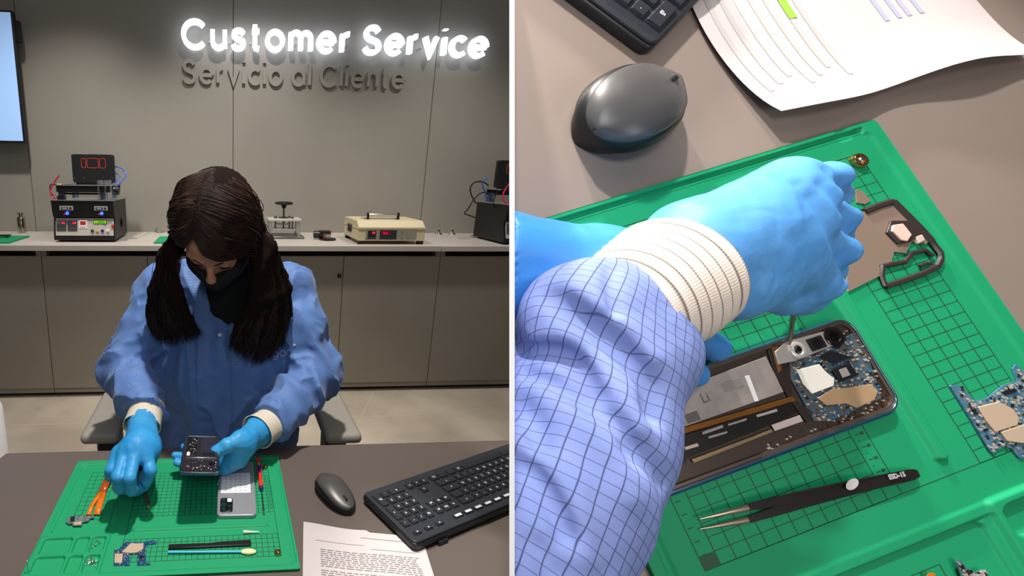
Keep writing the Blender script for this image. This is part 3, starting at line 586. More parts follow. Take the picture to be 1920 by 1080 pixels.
def mat_mesh(mp, V0, V1, step=.1, lines=True, fine=1.0):
    us = np.arange(U0, U1 + step / 2, step); vs = np.arange(V0, V1 + step / 2, step); us[-1] = U1; vs[-1] = V1
    U, V = np.meshgrid(us, vs, indexing='ij'); H = relief(U, V, V0, V1) * .001
    edge = rbox(U, V, U0, U1, V0, V1, .5); keep = edge <= .001
    # rounded corners: pull outside vertices onto the outline
    for (cu, cv) in ((U0 + .5, V0 + .5), (U1 - .5, V0 + .5), (U1 - .5, V1 - .5), (U0 + .5, V1 - .5)):
        du, dv = U - cu, V - cv; out = (~keep) & (np.abs(du) <= .51) & (np.abs(dv) <= .51); L_ = np.hypot(du, dv); U = np.where(out, cu + du * .5 / np.maximum(L_, .01), U); V = np.where(out, cv + dv * .5 / np.maximum(L_, .01), V)
    n, k = U.shape; mb = MB(); top = [mp(u, v, h) for u, v, h in zip(U.ravel(), V.ravel(), H.ravel())]
    idx = np.arange(n * k).reshape(n, k); f = np.stack([idx[:-1, :-1], idx[1:, :-1], idx[1:, 1:], idx[:-1, 1:]], -1).reshape(-1, 4)
    mb.v = top; mb.f = [tuple(map(int, q)) for q in f]; mb.m = [0] * len(f)
    ring = list(idx[:, 0]) + list(idx[-1, 1:]) + list(idx[-2::-1, -1]) + list(idx[0, -2:0:-1]); o = len(mb.v)
    mb.v += [mp(U.ravel()[i], V.ravel()[i], -.003) for i in ring]; r = len(ring)
    mb.f += [(int(ring[i]), int(ring[(i + 1) % r]), o + (i + 1) % r, o + i) for i in range(r)] + [tuple(range(o, o + r))]; mb.m += [0] * (r + 1)
    if lines:
        def ln(u0, v0, u1, v1, w=.06):
            w = w * fine
            hz = .00012 - (.0026 if u1 < -3 else 0)
            if abs(u1 - u0) > abs(v1 - v0): a = [(u0, v0 - w / 2), (u1, v0 - w / 2), (u1, v0 + w / 2), (u0, v0 + w / 2)]
            else: a = [(u0 - w / 2, v0), (u0 + w / 2, v0), (u0 + w / 2, v1), (u0 - w / 2, v1)]
            mb.add([mp(u, v, hz) for u, v in a], [(0, 1, 2, 3)], 1)
        ln(0, -13, 0, 10.5); ln(27, -13, 27, 10.5)
        W0 = 1 if fine == 1.0 else fine
        for i in range(28): ln(i, -12 if i not in (0, 27) else -13, i, -1); ln(i, 5.5, i, 10.5)
        for j in range(-13, 1): ln(0, j, 27, j) if j not in (-1,) else ln(0, j, 27, j)
        for j in range(6): ln(0, 5.5 + j, 27, 5.5 + j)
        for i in range(1, 27):
            ln(i, -.75, i, -.5, .08); mb.add([mp(u, v, .00012) for u, v in ((i - .12, -.42), (i + .1, -.42), (i + .1, -.16), (i - .12, -.16))], [(0, 1, 2, 3)], 1)
            ln(i + .5, -.75, i + .5, -.62, .05); ln(i, -12.85, i, -12.5, .08)
        mb.add([mp(u, v, .00013) for u, v in ((0, -13), (1, -13), (1, -12), (0, -12))], [(0, 1, 2, 3)], 1)
        for k_ in range(-11, -1):
            a = [(26.25, k_ + .25), (26.75, k_ + .75)]; ln(26.25, k_ + .25, 26.75, k_ + .25, .05); ln(26.25, k_ + .75, 26.75, k_ + .75, .05); ln(26.25, k_ + .25, 26.25, k_ + .75, .05); ln(26.75, k_ + .25, 26.75, k_ + .75, .05)
        for i in range(5): ln(-10.6 + i * 1.3, -14.2, -10.6 + i * 1.3, 0)
        for j in range(12): ln(-10.6, -14.2 + j * 1.29, -5.4, -14.2 + j * 1.29)
    return mb
ML = lambda u, v, h: (-.1736 + u * .01, .752 - v * .01, .753 + h)
t = solo('repair_mat', mat_mesh(ML, V0, V1, fine=1.5), [m_mat, mat('mat_print_dark', (14, 58, 38), .6)], 'green silicone repair mat with printed grid in front of the seated person', 'mat', smooth=180, recalc=False, loc=(.08, .77, .75))
# two more mats on the worktop
def small_mat(label, cs, z):
    o, a, b = [Vector(c) for c in cs]; e1, e2 = a - o, b - o; n1, n2 = 60, 40; mb = MB(); P = []
    for i in range(n1 + 1):
        row = []
        for j in range(n2 + 1):
            u, v = i / n1 * 44.5 - 14.7, j / n2 * 31.5 - 18; hh = float(relief(np.array([u]), np.array([v]), -18, 13.5)[0]) * .001; p = o + e1 * (i / n1) + e2 * (j / n2); row.append((p.x, p.y, z + .006 + hh))
        P.append(row)
    mb.grid(P); r = [(0, j) for j in range(n2 + 1)] + [(i, n2) for i in range(1, n1 + 1)] + [(n1, j) for j in range(n2 - 1, -1, -1)] + [(i, 0) for i in range(n1 - 1, 0, -1)]
    mb.add([P[i][j] for i, j in r] + [(P[i][j][0], P[i][j][1], z) for i, j in r], [(k, (k + 1) % len(r), len(r) + (k + 1) % len(r), len(r) + k) for k in range(len(r))])
    return solo('repair_mat', mb, [m_mat, m_ink], label, 'mat', smooth=180)
a = wp(17, 457); small_mat('green mat at the far left end of the worktop, below the screen', ((a.x, a.y, 0), (a.x - .45, a.y - .0, 0), (a.x + .0, a.y + .30, 0)), .97)
c = wp(-8, 447); m = MB(); m.prism([(x + c.x, y + c.y) for x, y in rrect(-.0, -.02, .09, .02, .008)], .985, .993); solo('phone', m, m_black, 'small black phone lying on the green mat at the left end of the worktop', 'phone')
a = wp(288, 457); small_mat('green mat on the worktop mostly hidden behind the head of the person', ((a.x, a.y, 0), (a.x + .44, a.y, 0), (a.x + .0, a.y + .28, 0)), .97)
g = MB(); c = wp(296, 437); g.tube([Vector(tuple(p)) for p in spline([wp(308, 436) + V3(0, 0, .004), c + V3(0, 0, .004), c + V3(-.02, .03, .01), c + V3(-.01, .05, .03), c + V3(-.03, .08, .004)], 5)], .002, 6); solo('cable', g, m_black, 'thin black cable behind the green mat next to the head', 'cable')

# ================================================================ desk
m_desk = mat('desk_laminate', (98, 88, 83), .36, var=(1.5, (92, 84, 79)), bump=(900, .05, .0002))
q0 = onz(13, 848); dl = q0.x
t = Thing('desk', 'dark grey desk top in front of the seated person', 'desk', (.1, .5, 0))
m = MB(); yb = .978
m.prism([(dl, yb), (1.4, yb - .006), (1.4, .12), (-.62, .12), (-.62, .60)], .722, .75); t.part('desk_top', m, m_desk, bevel=.002)
for x, y in ((-.5, .2), (1.3, .2), (-.38, .86), (1.3, .86)): m = MB(); m.bb((x - .025, y - .025, 0), (x + .025, y + .025, .722)); t.part('leg', m, m_black)
# pale pillar edge at the far left
bx_ = ony(9, 850, 1.12).x - .085; m = MB(); m.lathe([(.085, 0), (.085, .775), (.08, .788), (.06, .796), (0, .798)], (bx_, 1.12, 0), n=40); solo('white_bin', m, m_white, 'smooth white round-edged bin at the left edge behind the desk corner', 'bin')
# little pin standing at the mat's lower left corner
c = onz(53, 1072, .756); m = MB(); m.cyl((c.x, c.y, .755), (c.x, c.y, .775), .0006, n=6); m.ball((c.x, c.y, .776), .0016, n=8); solo('pin', m, m_steel, 'tiny pin with a round head at the lower left corner of the mat', 'pin')

# ---------------------------------------------------------------- things on the mat
MZ = .7532
m_gold = mat('gold_metal', (214, 170, 110), .2, 1.0); m_pcb = mat('pcb_blue', (22, 78, 120), .35, var=(900, (14, 52, 88))); m_shield = mat('shield_plate', (190, 168, 144), .45, .1); m_solder = mat('solder', (225, 220, 205), .3, .6); m_chip = mat('chip_black', (26, 28, 34), .35)
def poly_px(fn, pts): return [(p.x, p.y) for p in (fn(*q) for q in pts)]
def board(name, label, fn, outline, z, shields, chips, n, frame=LF, seed=1, th=.001, group=None, holes=(), pcb=None, comp=.0011):
    ol = poly_px(fn, outline); cx, cy = sum(p[0] for p in ol) / len(ol), sum(p[1] for p in ol) / len(ol)
    t = Thing(name, label, 'circuit board', (cx, cy, z), frame, group)
    m = MB(); m.prism(ol, z, z + th); sub = t.part('substrate', m, pcb or m_pcb)
    for s in shields: m = MB(); m.prism(poly_px(fn, s), z + th, z + th + .0016); t.part('metal_shield', m, m_shield, bevel=.0003)
    for s in chips: m = MB(); m.prism(poly_px(fn, s), z + th, z + th + .0011); t.part('chip', m, m_chip, bevel=.0002)
    rr = random.Random(seed); m = MB(); xs = [p[0] for p in ol]; ys = [p[1] for p in ol]; blocked = [poly_px(fn, s) for s in shields]
    def inside(x, y, P):
        r = False
        for i in range(len(P)):
            (x1, y1), (x2, y2) = P[i], P[i - 1]
            if (y1 > y) != (y2 > y) and x < (x2 - x1) * (y - y1) / (y2 - y1) + x1: r = not r
        return r
    k = 0; tries = 0
    while k < n and tries < n * 40:
        tries += 1; x, y = rr.uniform(min(xs), max(xs)), rr.uniform(min(ys), max(ys)); s = comp * rr.uniform(.5, 1.6); s2 = comp * rr.uniform(.5, 1.3)
        if not all(inside(x + a, y + b, ol) for a in (-s / 2, s / 2) for b in (-s2 / 2, s2 / 2)) or any(inside(x, y, q) for q in blocked): continue
        m.bb((x - s / 2, y - s2 / 2, z + th), (x + s / 2, y + s2 / 2, z + th + .0004 + rr.random() * .0006), rr.choice((0, 0, 1, 2, 3, 3))); k += 1
    t.part('surface_components', m, [m_solder, m_gold, m_chip, mat('component_tan', (168, 160, 150), .4)], kind='stuff')
    return t
dz = lambda px, py: onz(px, py, MZ)
z4 = lambda ox, oy, s, pts: [(ox + x / s, oy + y / s) for x, y in pts]
board('circuit_board', 'blue phone board with two bronze plates lying left of the black spudger', dz,
      z4(220, 930, 7.715, [(-45, 780), (20, 780), (55, 740), (110, 668), (250, 672), (400, 672), (500, 650), (570, 652), (560, 700), (470, 705), (425, 720), (410, 970), (470, 970), (478, 1000), (285, 1010), (300, 850), (170, 858), (180, 940), (180, 1010), (110, 1018), (95, 990), (80, 1010), (-55, 1010)]), MZ,
      [z4(220, 930, 7.715, [(65, 828), (190, 700), (380, 700), (375, 780), (290, 830), (190, 840)]), z4(220, 930, 7.715, [(-35, 850), (80, 850), (70, 980), (-40, 985)])],
      [z4(220, 930, 7.715, [(320, 870), (395, 870), (395, 915), (320, 915)])], 150)
board('charging_board', 'small grey connector board on the mat below the amber ribbon cable', dz,
      z4(40, 930, 7.2, [(600, 355), (640, 290), (760, 280), (900, 270), (985, 275), (985, 300), (930, 310), (900, 350), (830, 360), (815, 405), (700, 410), (690, 380), (640, 385)]), MZ,
      [z4(40, 930, 7.2, [(715, 368), (815, 355), (805, 400), (705, 405)])], [z4(40, 930, 7.2, [(665, 290), (725, 285), (720, 350), (660, 355)])], 110, seed=4, pcb=mat('pcb_grey', (96, 108, 116), .35))
# amber ribbon cable, lifting at its far end
m_flex = mat('amber_flex', (232, 130, 30), .25, var=(260, (205, 100, 20))); m_flexd = mat('amber_flex_dark', (176, 72, 18), .28)
fl = MB(); up = [(184.5, 965, 166, 965), ]
Lr = z4(140, 850, 7.715, [(165, 888), (240, 888), (205, 770), (280, 770)])
A = lambda x, y, h=0: tuple(onz(140 + x / 7.715, 850 + y / 7.715, MZ + .0008 + h))
fl.grid([[A(165, 888), A(190, 888), A(240, 888)], [A(210, 770), A(235, 770), A(275, 760)], [A(270, 665), A(300, 665), A(335, 665)], [A(345, 560, .002), A(370, 560, .002), A(400, 560, .002)]]); 
fl.grid([[A(272, 885), A(320, 885), A(370, 885)], [A(300, 760), A(350, 760), A(400, 770)], [A(335, 665), A(380, 665), A(430, 665)], [A(400, 560, .002), A(425, 562, .002), A(455, 565, .002)]])
fl.grid([[A(345, 560, .002), A(400, 560, .002), A(455, 565, .002)], [A(385, 460, .003), A(435, 462, .003), A(490, 465, .003)], [A(425, 370, .004), A(480, 375, .004), A(545, 380, .004)]], 1)
o = solo('ribbon_cable', fl, [m_flex, m_flexd], 'amber forked ribbon cable lying on the small grid beside the gloved hand', 'cable'); o.modifiers.new('s', 'SOLIDIFY').thickness = .0003
# grey phone back cover
ph = z4(400, 850, 4.695, [(28, 578), (382, 572), (335, 92), (50, 96)]); q = [dz(*p) for p in ph]
c0 = (q[0] + q[1] + q[2] + q[3]) / 4; ex = (q[1] - q[0]).normalized(); ey = V3(-ex.y, ex.x, 0); wdt, hgt = .0745, .168
Mp = Matrix(((ex.x, ey.x, 0, q[0].x), (ex.y, ey.y, 0, q[0].y), (0, 0, 1, MZ), (0, 0, 0, 1)))
t = Thing('phone_back_cover', 'silver-grey phone back with a dotted white pad and a camera block, lying on the mat', 'phone part', Mp @ V3(wdt / 2, hgt / 2, 0))
m = MB(); m.prism(rrect(0, 0, wdt, hgt, .008), 0, .0075, Mp); bk = t.part('back_panel', m, mat('phone_silver', (158, 160, 166), .3, .35), bevel=.0012)
m = MB(); m.prism(rrect(.006, .062, .0655, .125, .001), .0075, .0079, Mp); 
pad = t.part('adhesive_pad', m, mat('pad_white', (222, 224, 230), .5), label='white pad with rows of small holes', parent=bk)
m = MB()
for i in range(5):
    for j in range(6): m.prism([(x + .0155 + i * .0098, y + .069 + j * .0088) for x, y in rrect(-.0011, -.0011, .0011, .0011, .001, 2)], .00792, .008, Mp)
t.part('pad_holes', m, mat('hole_dark', (60, 62, 66), .7), parent=pad, kind='stuff')
m = MB(); m.prism(rrect(.006, .008, .03, .046, .005), .0075, .0095, Mp); cb = t.part('camera_block', m, mat('camera_black', (20, 21, 24), .2), bevel=.0006)
for u, v, r in ((.0125, .038, .0042), (.0125, .026, .0062), (.0125, .0145, .0042), (.0245, .0215, .0036), (.0238, .0125, .0025)):
    m = MB(); m.lathe([(r, 0), (r, .0012), (r * .75, .0013), (r * .7, .0008), (0, .0008)], Mp @ V3(u, v, .0095), n=20); t.part('lens', m, mat('lens_glass', (30, 55, 50), .05, coat=1), parent=cb)
m = MB(); m.prism(rrect(.0195, .034, .0278, .0435, .001), .0095, .0099, Mp); t.part('flash', m, m_white, parent=cb)
# screwdriver
def screwdriver(label, pa, pb, z, frame=LF, r=.0055):
    a, b = Vector(pa), Vector(pb); d = (b - a); L = d.length; d.normalize(); z_ = z + r
    P = lambda s, h=0: (a + d * (s * L)) + V3(0, 0, z_ - a.z + h)
    t = Thing('screwdriver', label, 'screwdriver', V3((a.x + b.x) / 2, (a.y + b.y) / 2, z), frame)
    red = mat('driver_red', (226, 52, 34), .35); pur = mat('driver_purple', (52, 26, 110), .35)
    m = MB(); m.tube([P(0), P(.015), P(.05), P(.07), P(.09)], [r * .6, r * .95, r, r * .7, r * .6], 16); t.part('swivel_cap', m, red)
    m = MB(); m.tube([P(.085), P(.11), P(.16), P(.22), P(.30), P(.36), P(.42), P(.54), P(.575)], [r * .55, r * .8, r * .98, r * 1.15, r * 1.02, r * .8, r * .72, r * .95, r * .8], 18); h = t.part('handle', m, red)
    m = MB(); u = V3(-d.y, d.x, 0)
    for s in ((0, 1),): m.ball(P(.24, r * .75), (L * .115, r * .78, r * .46), Matrix((d, u, V3(0, 0, 1))).transposed(), 16)
    t.part('grip_inlay', m, pur, label='purple grip inlay', parent=h); m = MB(); m.box(P(.18, r * 1.2), (L * .05, r * .35, .0004), Matrix((d, u, V3(0, 0, 1))).transposed()); t.part('print', m, m_white, parent=h)
    m = MB(); m.tube([P(.575), P(.6), P(.615)], [r * .7, r * .75, r * .45], 14); t.part('collar', m, pur, label='purple collar'); m = MB(); m.tube([P(.6), P(.87), P(.875), P(.985), P(1, -r * .3)], [.0013, .0013, .0017, .0015, .0006], 10); t.part('blade', m, m_steel); return t
a = dz(484, 863); b = dz(495, 966); screwdriver('red and purple precision screwdriver lying on the right side of the mat', a, b, MZ)
def nut(label, c, frame=LF, s=1.0):
    c = Vector(c); t = Thing('brass_standoff', label, 'magnet cup', c, frame, 'brass cups pressed into the mat')
    m = MB(); m.lathe([(.0062 * s, 0), (.0062 * s, .003), (.0055 * s, .0042), (.004 * s, .0042), (.0035 * s, .0015), (0, .0015)], c, n=24); t.part('cup', m, m_gold)
    m = MB(); m.ball(c + V3(.0008, .0, .0028), (.0026 * s, .0026 * s, .0018 * s), n=12); t.part('screw_head', m, m_steel)
nut('brass cup at the upper right corner of the mat, beside the screwdriver cap', dz(497.5, 877)); nut('brass cup at the lower right corner of the grid', dz(520.5, 1038))
# spudger
a, b = dz(316, 1028), dz(471, 1021); L = (b - a).length; d = (b - a).normalized(); Ms = Matrix(((d.x, -d.y, 0, a.x), (d.y, d.x, 0, a.y), (0, 0, 1, MZ), (0, 0, 0, 1)))
m = MB(); m.prism([(0, -.004), (L * .35, -.0045), (L * .6, -.004), (L - .002, -.0045), (L, -.002), (L, .006), (L - .002, .0075), (L * .6, .006), (L * .5, .004), (L * .35, .0045), (0, .005)], .0, .004, Ms); solo('spudger', m, mat('esd_black', (22, 22, 24), .35), 'flat black plastic spudger lying on the lower grid', 'tool', bevel=.001)
# swab
a, b = dz(315, 1038) + V3(0, 0, .003), dz(458, 1037) + V3(0, 0, .003); d = (b - a); t = Thing('foam_swab', 'blue stick swab with a cream foam head, in front of the spudger', 'swab', (a + b) / 2)
m = MB(); m.cyl(a, b, .0019, n=12); t.part('stick', m, mat('swab_blue', (70, 190, 225), .4)); m = MB(); m.ball(b + d.normalized() * .007, (.0135, .0058, .0035), Matrix(((d.normalized().x, -d.normalized().y, 0), (d.normalized().y, d.normalized().x, 0), (0, 0, 1))), 20); t.part('foam_head', m, mat('foam_cream', (228, 222, 170), .9))
# nozzle tip
a, b = dz(456, 1000) + V3(0, 0, .003), dz(486, 999) + V3(0, 0, .0015); m = MB(); m.tube([a, b], [.003, .0012], 14); solo('nozzle_tip', m, mat('tip_white', (205, 222, 205), .3), 'small translucent white cone tip on the mat above the spudger', 'nozzle')
# screws in the compartments
rr = random.Random(3); fz = .753 - .0019
def screw(cx, cy, z, a, tilt):
    m = MB(); d = V3(math.cos(a) * math.cos(tilt), math.sin(a) * math.cos(tilt), math.sin(tilt)); c = V3(cx, cy, z + .0011); m.cyl(c, c + d * .003, .0004, n=6); m.cyl(c - d * .0005, c, .001, n=8); return m
for (pc, n, lb, gr) in (((178, 1021), 14, 'tiny steel screw in the upper right compartment of the mat', 'screws in the upper compartment'), ((172, 1054), 34, 'tiny steel screw in the lower right compartment of the mat', 'screws in the lower compartment')):
    c = onz(pc[0], pc[1], fz); proto = None
    for i in range(n):
        x, y = c.x + rr.gauss(0, .0045), c.y + rr.gauss(0, .0045)
        x = min(max(x, c.x - .009), c.x + .009); y = min(max(y, c.y - .009), c.y + .009)
        if proto is None: proto = solo('screw', screw(x, y, fz, rr.random() * 6, .15), m_steel, lb, 'screw', group=gr, loc=(x, y, fz))
        else: o = proto.copy(); COL.objects.link(o); o.location = (x, y, fz); o.rotation_euler = (0, 0, rr.random() * 6.28)

# ---------------------------------------------------------------- mouse and keyboard (used on both benches)
m_mouse = mat('mouse_shell', (74, 72, 72), .36); m_mside = mat('mouse_side', (14, 14, 15), .4); m_kb = mat('keyboard_shell', (42, 45, 52), .42); m_key = mat('keycap', (38, 40, 47), .42); m_leg = mat('legend_white', (205, 208, 215), .5)
def mouse(label, c, ang, frame=LF, L=.105, Wd=.062, H=.036, z=0):
    """egg-shaped mouse; ang points from its tail to its wheel"""
    c = Vector(c); ca, sa = math.cos(ang), math.sin(ang); t = Thing('mouse', label, 'computer mouse', c, frame); P = lambda x, y, h: (c.x + ca * x - sa * y, c.y + sa * x + ca * y, c.z + h)
    def half(x):  # half width along the body
        s = (x / L + .5); return Wd / 2 * max(0, 1 - abs(2 * s - 1) ** 2.5) ** .5 * (1.02 - .14 * s)
    def topz(x): s = x / L + .5; return H * (.55 + .45 * math.sin(PI * (s ** .8) * .95 + .05)) * (1 - .22 * s)
    N_, K = 28, 24; side = MB(); rows = []
    xs = [L * (-.5 * math.cos(PI * i / N_)) for i in range(N_ + 1)]
    for x in xs:
        w_ = max(half(x), .0004); tz = topz(x) * .96; rows.append([P(x * (.97 if k in (0,) else 1), 0, 0) if False else P(x, math.copysign(1, math.cos(a)) * w_ * abs(math.cos(a)) ** .35 * (1 - .10 * (1 if math.sin(a) < 0 else 0)), (tz - .004) * (.5 + .5 * math.sin(a))) for a in [2 * PI * k / K for k in range(K)]])
    side.grid(rows, closed=True); side.f += [tuple(range(K)), tuple(range(N_ * K, (N_ + 1) * K))]; side.m += [0, 0]; t.part('side_shell', side, m_mside, smooth=180)
    top = MB(); rows = []
    for x in xs:
        w_ = max(half(x), .0003) * .90; tz = topz(x); rows.append([P(x * .97, w_ * v, tz * (1 - .26 * abs(v) ** 2.6) - (.004 if abs(v) > .99 else 0)) for v in [k / 8 for k in range(-8, 9)]])
    top.grid(rows); tp = t.part('top_shell', top, m_mouse, smooth=180); tp.modifiers.new('s', 'SOLIDIFY').thickness = -.001
    wh = MB(); wx = L * .30; wh.lathe([(.0, .0022), (.0085, .002), (.009, 0), (.0085, -.002), (0, -.0022)], P(wx, 0, topz(wx) - .0052), (-sa, ca, 0), 20); t.part('scroll_wheel', wh, mat('rubber_black', (10, 10, 11), .6))
    g = MB(); g.grid([[P(x, v * .0055, topz(x) + .0002) for v in (-1, 0, 1)] for x in [wx - .012 + .024 * i / 6 for i in range(7)]]); t.part('wheel_slot', g, m_mside)
    g = MB(); g.grid([[P(x, v * .0003, topz(x) + .0003) for v in (-1, 1)] for x in [wx + .012 + (L * .47 - wx - .012) * i / 4 for i in range(5)]]); g.grid([[P(x, v * .0003, topz(x) + .0003) for v in (-1, 1)] for x in [-.002 + (wx - .010) * i / 6 for i in range(7)]]); t.part('button_seam', g, m_mside); return t
pa, pb = onz(600, 895, .765), onz(655, 955, .765)
mouse('dark grey wireless mouse on the desk between the mat and the keyboard', ((pa.x + pb.x) / 2 + .003, (pa.y + pb.y) / 2 + .003, .75), math.atan2(pb.y - pa.y, pb.x - pa.x), L=.108, Wd=.064)

KEYW = .0188
def keyboard(label, o, e1, e2, frame=LF, full=True, feet=True):
    """o = top corner at the number-pad end; e1 along the long side, e2 across from function keys to space bar"""
    o, e1, e2 = Vector(o), Vector(e1).normalized(), Vector(e2).normalized(); n = e1.cross(e2); n = n if n.z > 0 else -n
    R = Matrix((e1, e2, n)).transposed(); P = lambda a, b, h: o + e1 * a + e2 * b + n * h
    t = Thing('keyboard', label, 'keyboard', P(.22, .07, 0), frame); M4 = Matrix.Translation(o) @ R.to_4x4()
    m = MB(); m.prism(rrect(0, 0, .442, .144, .009), .0, .012, M4); t.part('lower_shell', m, mat('kb_side', (24, 26, 31), .4), bevel=.003)
    m = MB(); m.prism(rrect(.002, .002, .44, .142, .008), .012, .016, M4); t.part('upper_shell', m, m_kb, bevel=.0015)
    rows = []; u = KEYW; yk = [.019, .043, .062, .081, .100, .119]
    def row(j, specs):
        a = 0
        for s in specs:
            if isinstance(s, (int, float)): a += s
            else: rows.append((a + s[0] * u / 2, yk[j], s[0] * u - .0022, s[1], s[2] if len(s) > 2 else 1)); a += s[0] * u
    g = .006 + .0
    k = lambda s, w_=1, h=1: (w_, s, h)
    row(1, [.008, k('-'), k('*'), k('/'), k('Lk'), g, k('pg'), k('hm'), k('in'), g, k('<', 2)] + [k(c) for c in "='0987654321"] + [k('o')])
    row(2, [.008, k('+', 1, 2), k('9'), k('8'), k('7'), g, k('pd'), k('fn'), k('sp'), g, k('', 1.5)] + [k(c) for c in '+`POIUYTREWQ'] + [k('T', 1.5)])
    row(3, [.008 + u, k('6'), k('5'), k('4'), g + 3 * u + g, k('e', 2.25)] + [k(c) for c in 'NLKJHGFDSA'] + [k('', 2.25)])
    row(4, [.008, k('En', 1, 2), k('3'), k('2'), k('1'), g + u, k('^'), u + g, k('^', 2.75)] + [k(c) for c in '-.,MNBVCXZ'] + [k('', 2.25)])
    row(5, [.008 + u, k('.'), k('0', 2), g, k('>'), k('v'), k('<'), g, k('Ct', 1.25), k('', 1.25), k('', 1.25), k('Al', 1.25), k('', 6.25)] + [k('', 1.25)] * 3)
    for i in range(16): rows.append((.012 + .0095 + i * .0262 + (.02 if i > 2 else 0), yk[0] - .001, .0235 if i > 2 else .0175, '#' if i in (3, 4, 5, 6, 7, 8) else '=', .62))
    if not full: rows = [r for r in rows if r[0] < .16]
    for x, y, w_, s, h in rows[:100]:
        if x > .434 - w_ / 2: continue
        hh = u * h - .0024; y2 = y + (u / 2 if h == 2 else 0); m = MB(); c0 = rrect(x - w_ / 2, y2 - hh / 2, x + w_ / 2, y2 + hh / 2, .0015, 2); c1 = [(x + (p[0] - x) * (1 - .0032 / w_), y2 + (p[1] - y2) * (1 - .0032 / hh)) for p in c0]; N_ = len(c0)
        m.add([P(p[0], p[1], .0155) for p in c0] + [P(p[0], p[1], .0195) for p in c1], [tuple(range(N_, 2 * N_))] + [(i, (i + 1) % N_, N_ + (i + 1) % N_, N_ + i) for i in range(N_)])
        if s == '#': m.add([P(x + a, y2 + b, .0196) for a, b in ((-w_ * .32, -.0025), (w_ * .32, -.0025), (w_ * .32, .0025), (-w_ * .32, .0025))], [(0, 1, 2, 3)], 1)
        elif s:
            tt = text_mb(s, .0062, 0, .0002, 'CENTER'); fl_ = e1.cross(e2).z < 0
            Mt = Matrix.Translation(P(x, y2 - .001, .0197)) @ Matrix((-e1, -e2, n)).transposed().to_4x4() if False else Matrix.Translation(P(x, y2 + .002, .0197)) @ Matrix((-e1, -e2, n)).transposed().to_4x4()
            m.join(tt, Mt, 1)
        t.part('key', m, [m_key, m_leg], recalc=False)
    if feet:
        for a in (.05, .38): m = MB(); m.box(P(a + .014, -.001, -.002), (.022, .006, .008), R); t.part('foot', m, mat('kb_side', (24, 26, 31), .4))
    return t
p0 = onz(690, 935, .766); p1 = onz(955, 843, .766); p2 = onz(778, 1027, .768); e1 = (p1 - p0); e1.z = 0; 
keyboard('dark keyboard with white legends at the right edge of the desk, number pad nearest', (0, 0, 0), (1, 0, 0), (0, 1, 0)) if False else None
e1.normalize(); e2 = V3(-e1.y, e1.x, 0); tl = .07
o_k = onz(777, 1036, .755); print('kb e1', e1, 'len', (p2 - p0).length, (p2 - p0).dot(e1))
keyboard('dark keyboard with white legends at the right edge of the desk, number pad nearest', (o_k.x, o_k.y, .756), e1, e2 + V3(0, 0, 0))
# printed sheet, curling at the top
def sheet(label, Pq, frame, N1, N2, lines, mats, extra=None, name='paper_sheet'):
    m = MB(); m.grid([[Pq(i / N1, j / N2) for j in range(N2 + 1)] for i in range(N1 + 1)]); 
    for (a0, a1, b0, b1, mi) in lines:
        n = 14; m.grid([[Vector(Pq(a0 + (a1 - a0) * i / n, b)) + V3(0, 0, .0003) for b in (b0, b1)] for i in range(n + 1)], mi)
    return solo(name, m, mats, label, 'paper', frame=frame, smooth=180, recalc=False)
m_paper = mat('paper', (196, 188, 188), .8); m_ptext = mat('print_grey', (120, 114, 118), .8)
A, B, C_ = onz(569, 979, .762), onz(745, 1000, .756), onz(582, 1095, .7515)
ax = (B - A); ax.z = 0; ax = ax.normalized() * .21; ay = V3(ax.y, -ax.x, 0).normalized() * .297
def Pq(a, b):
    c = A + ax * a + ay * b; z = .7512 + .010 * math.exp(-b / .05) * (1 - .45 * math.sin(PI * min(1, a * 1.15))) + .0016 * math.sin(a * 9 + 1) * math.exp(-b / .3) + .0006
    if a > .55: z = min(z, .7525)
    return (c.x, c.y, z)
ls = []; rr = random.Random(5)
ls.append((.48, .88, .05, .054, 1)); ls.append((.1, .5, .105, .108, 1)); ls.append((.55, .9, .13, .133, 1))
for i in range(30):
    if i in (9, 16): continue
    b = .165 + i * .0145; a = .14
    while a < .9: w_ = rr.uniform(.02, .06); ls.append((a, min(.92, a + w_), b, b + .0055, 1)); a += w_ + .012
sheet('curled printed sheet partly under the keyboard at the bottom of the desk', Pq, LF, 30, 40, ls, [m_paper, m_ptext])
# ================================================================ CHAIR
m_arm = mat('armrest_grey', (150, 146, 138), .5, bump=(300, .1, .0005)); m_frame = mat('chair_frame', (34, 37, 46), .4); m_seat = mat('seat_fabric', (40, 42, 50), .9)
ch = Thing('office_chair', 'office chair with grey padded armrests under the seated person', 'chair', (0, 1.3, 0))
m = MB(); so = nets(union([sd_box((0.0, 1.33, .46), (.25, .24, .045), .04)], .01), .012); ch.part('seat', so, m_seat, smooth=180)
bk_ = nets(union([sd_box((0.0, 1.60, .80), (.21, .03, .24), .03)], .01), .012); ch.part('backrest', bk_, m_seat, smooth=180)
m = MB(); m.box((0, 1.60, .5), (.07, .02, .2)); ch.part('back_bar', m, m_frame)
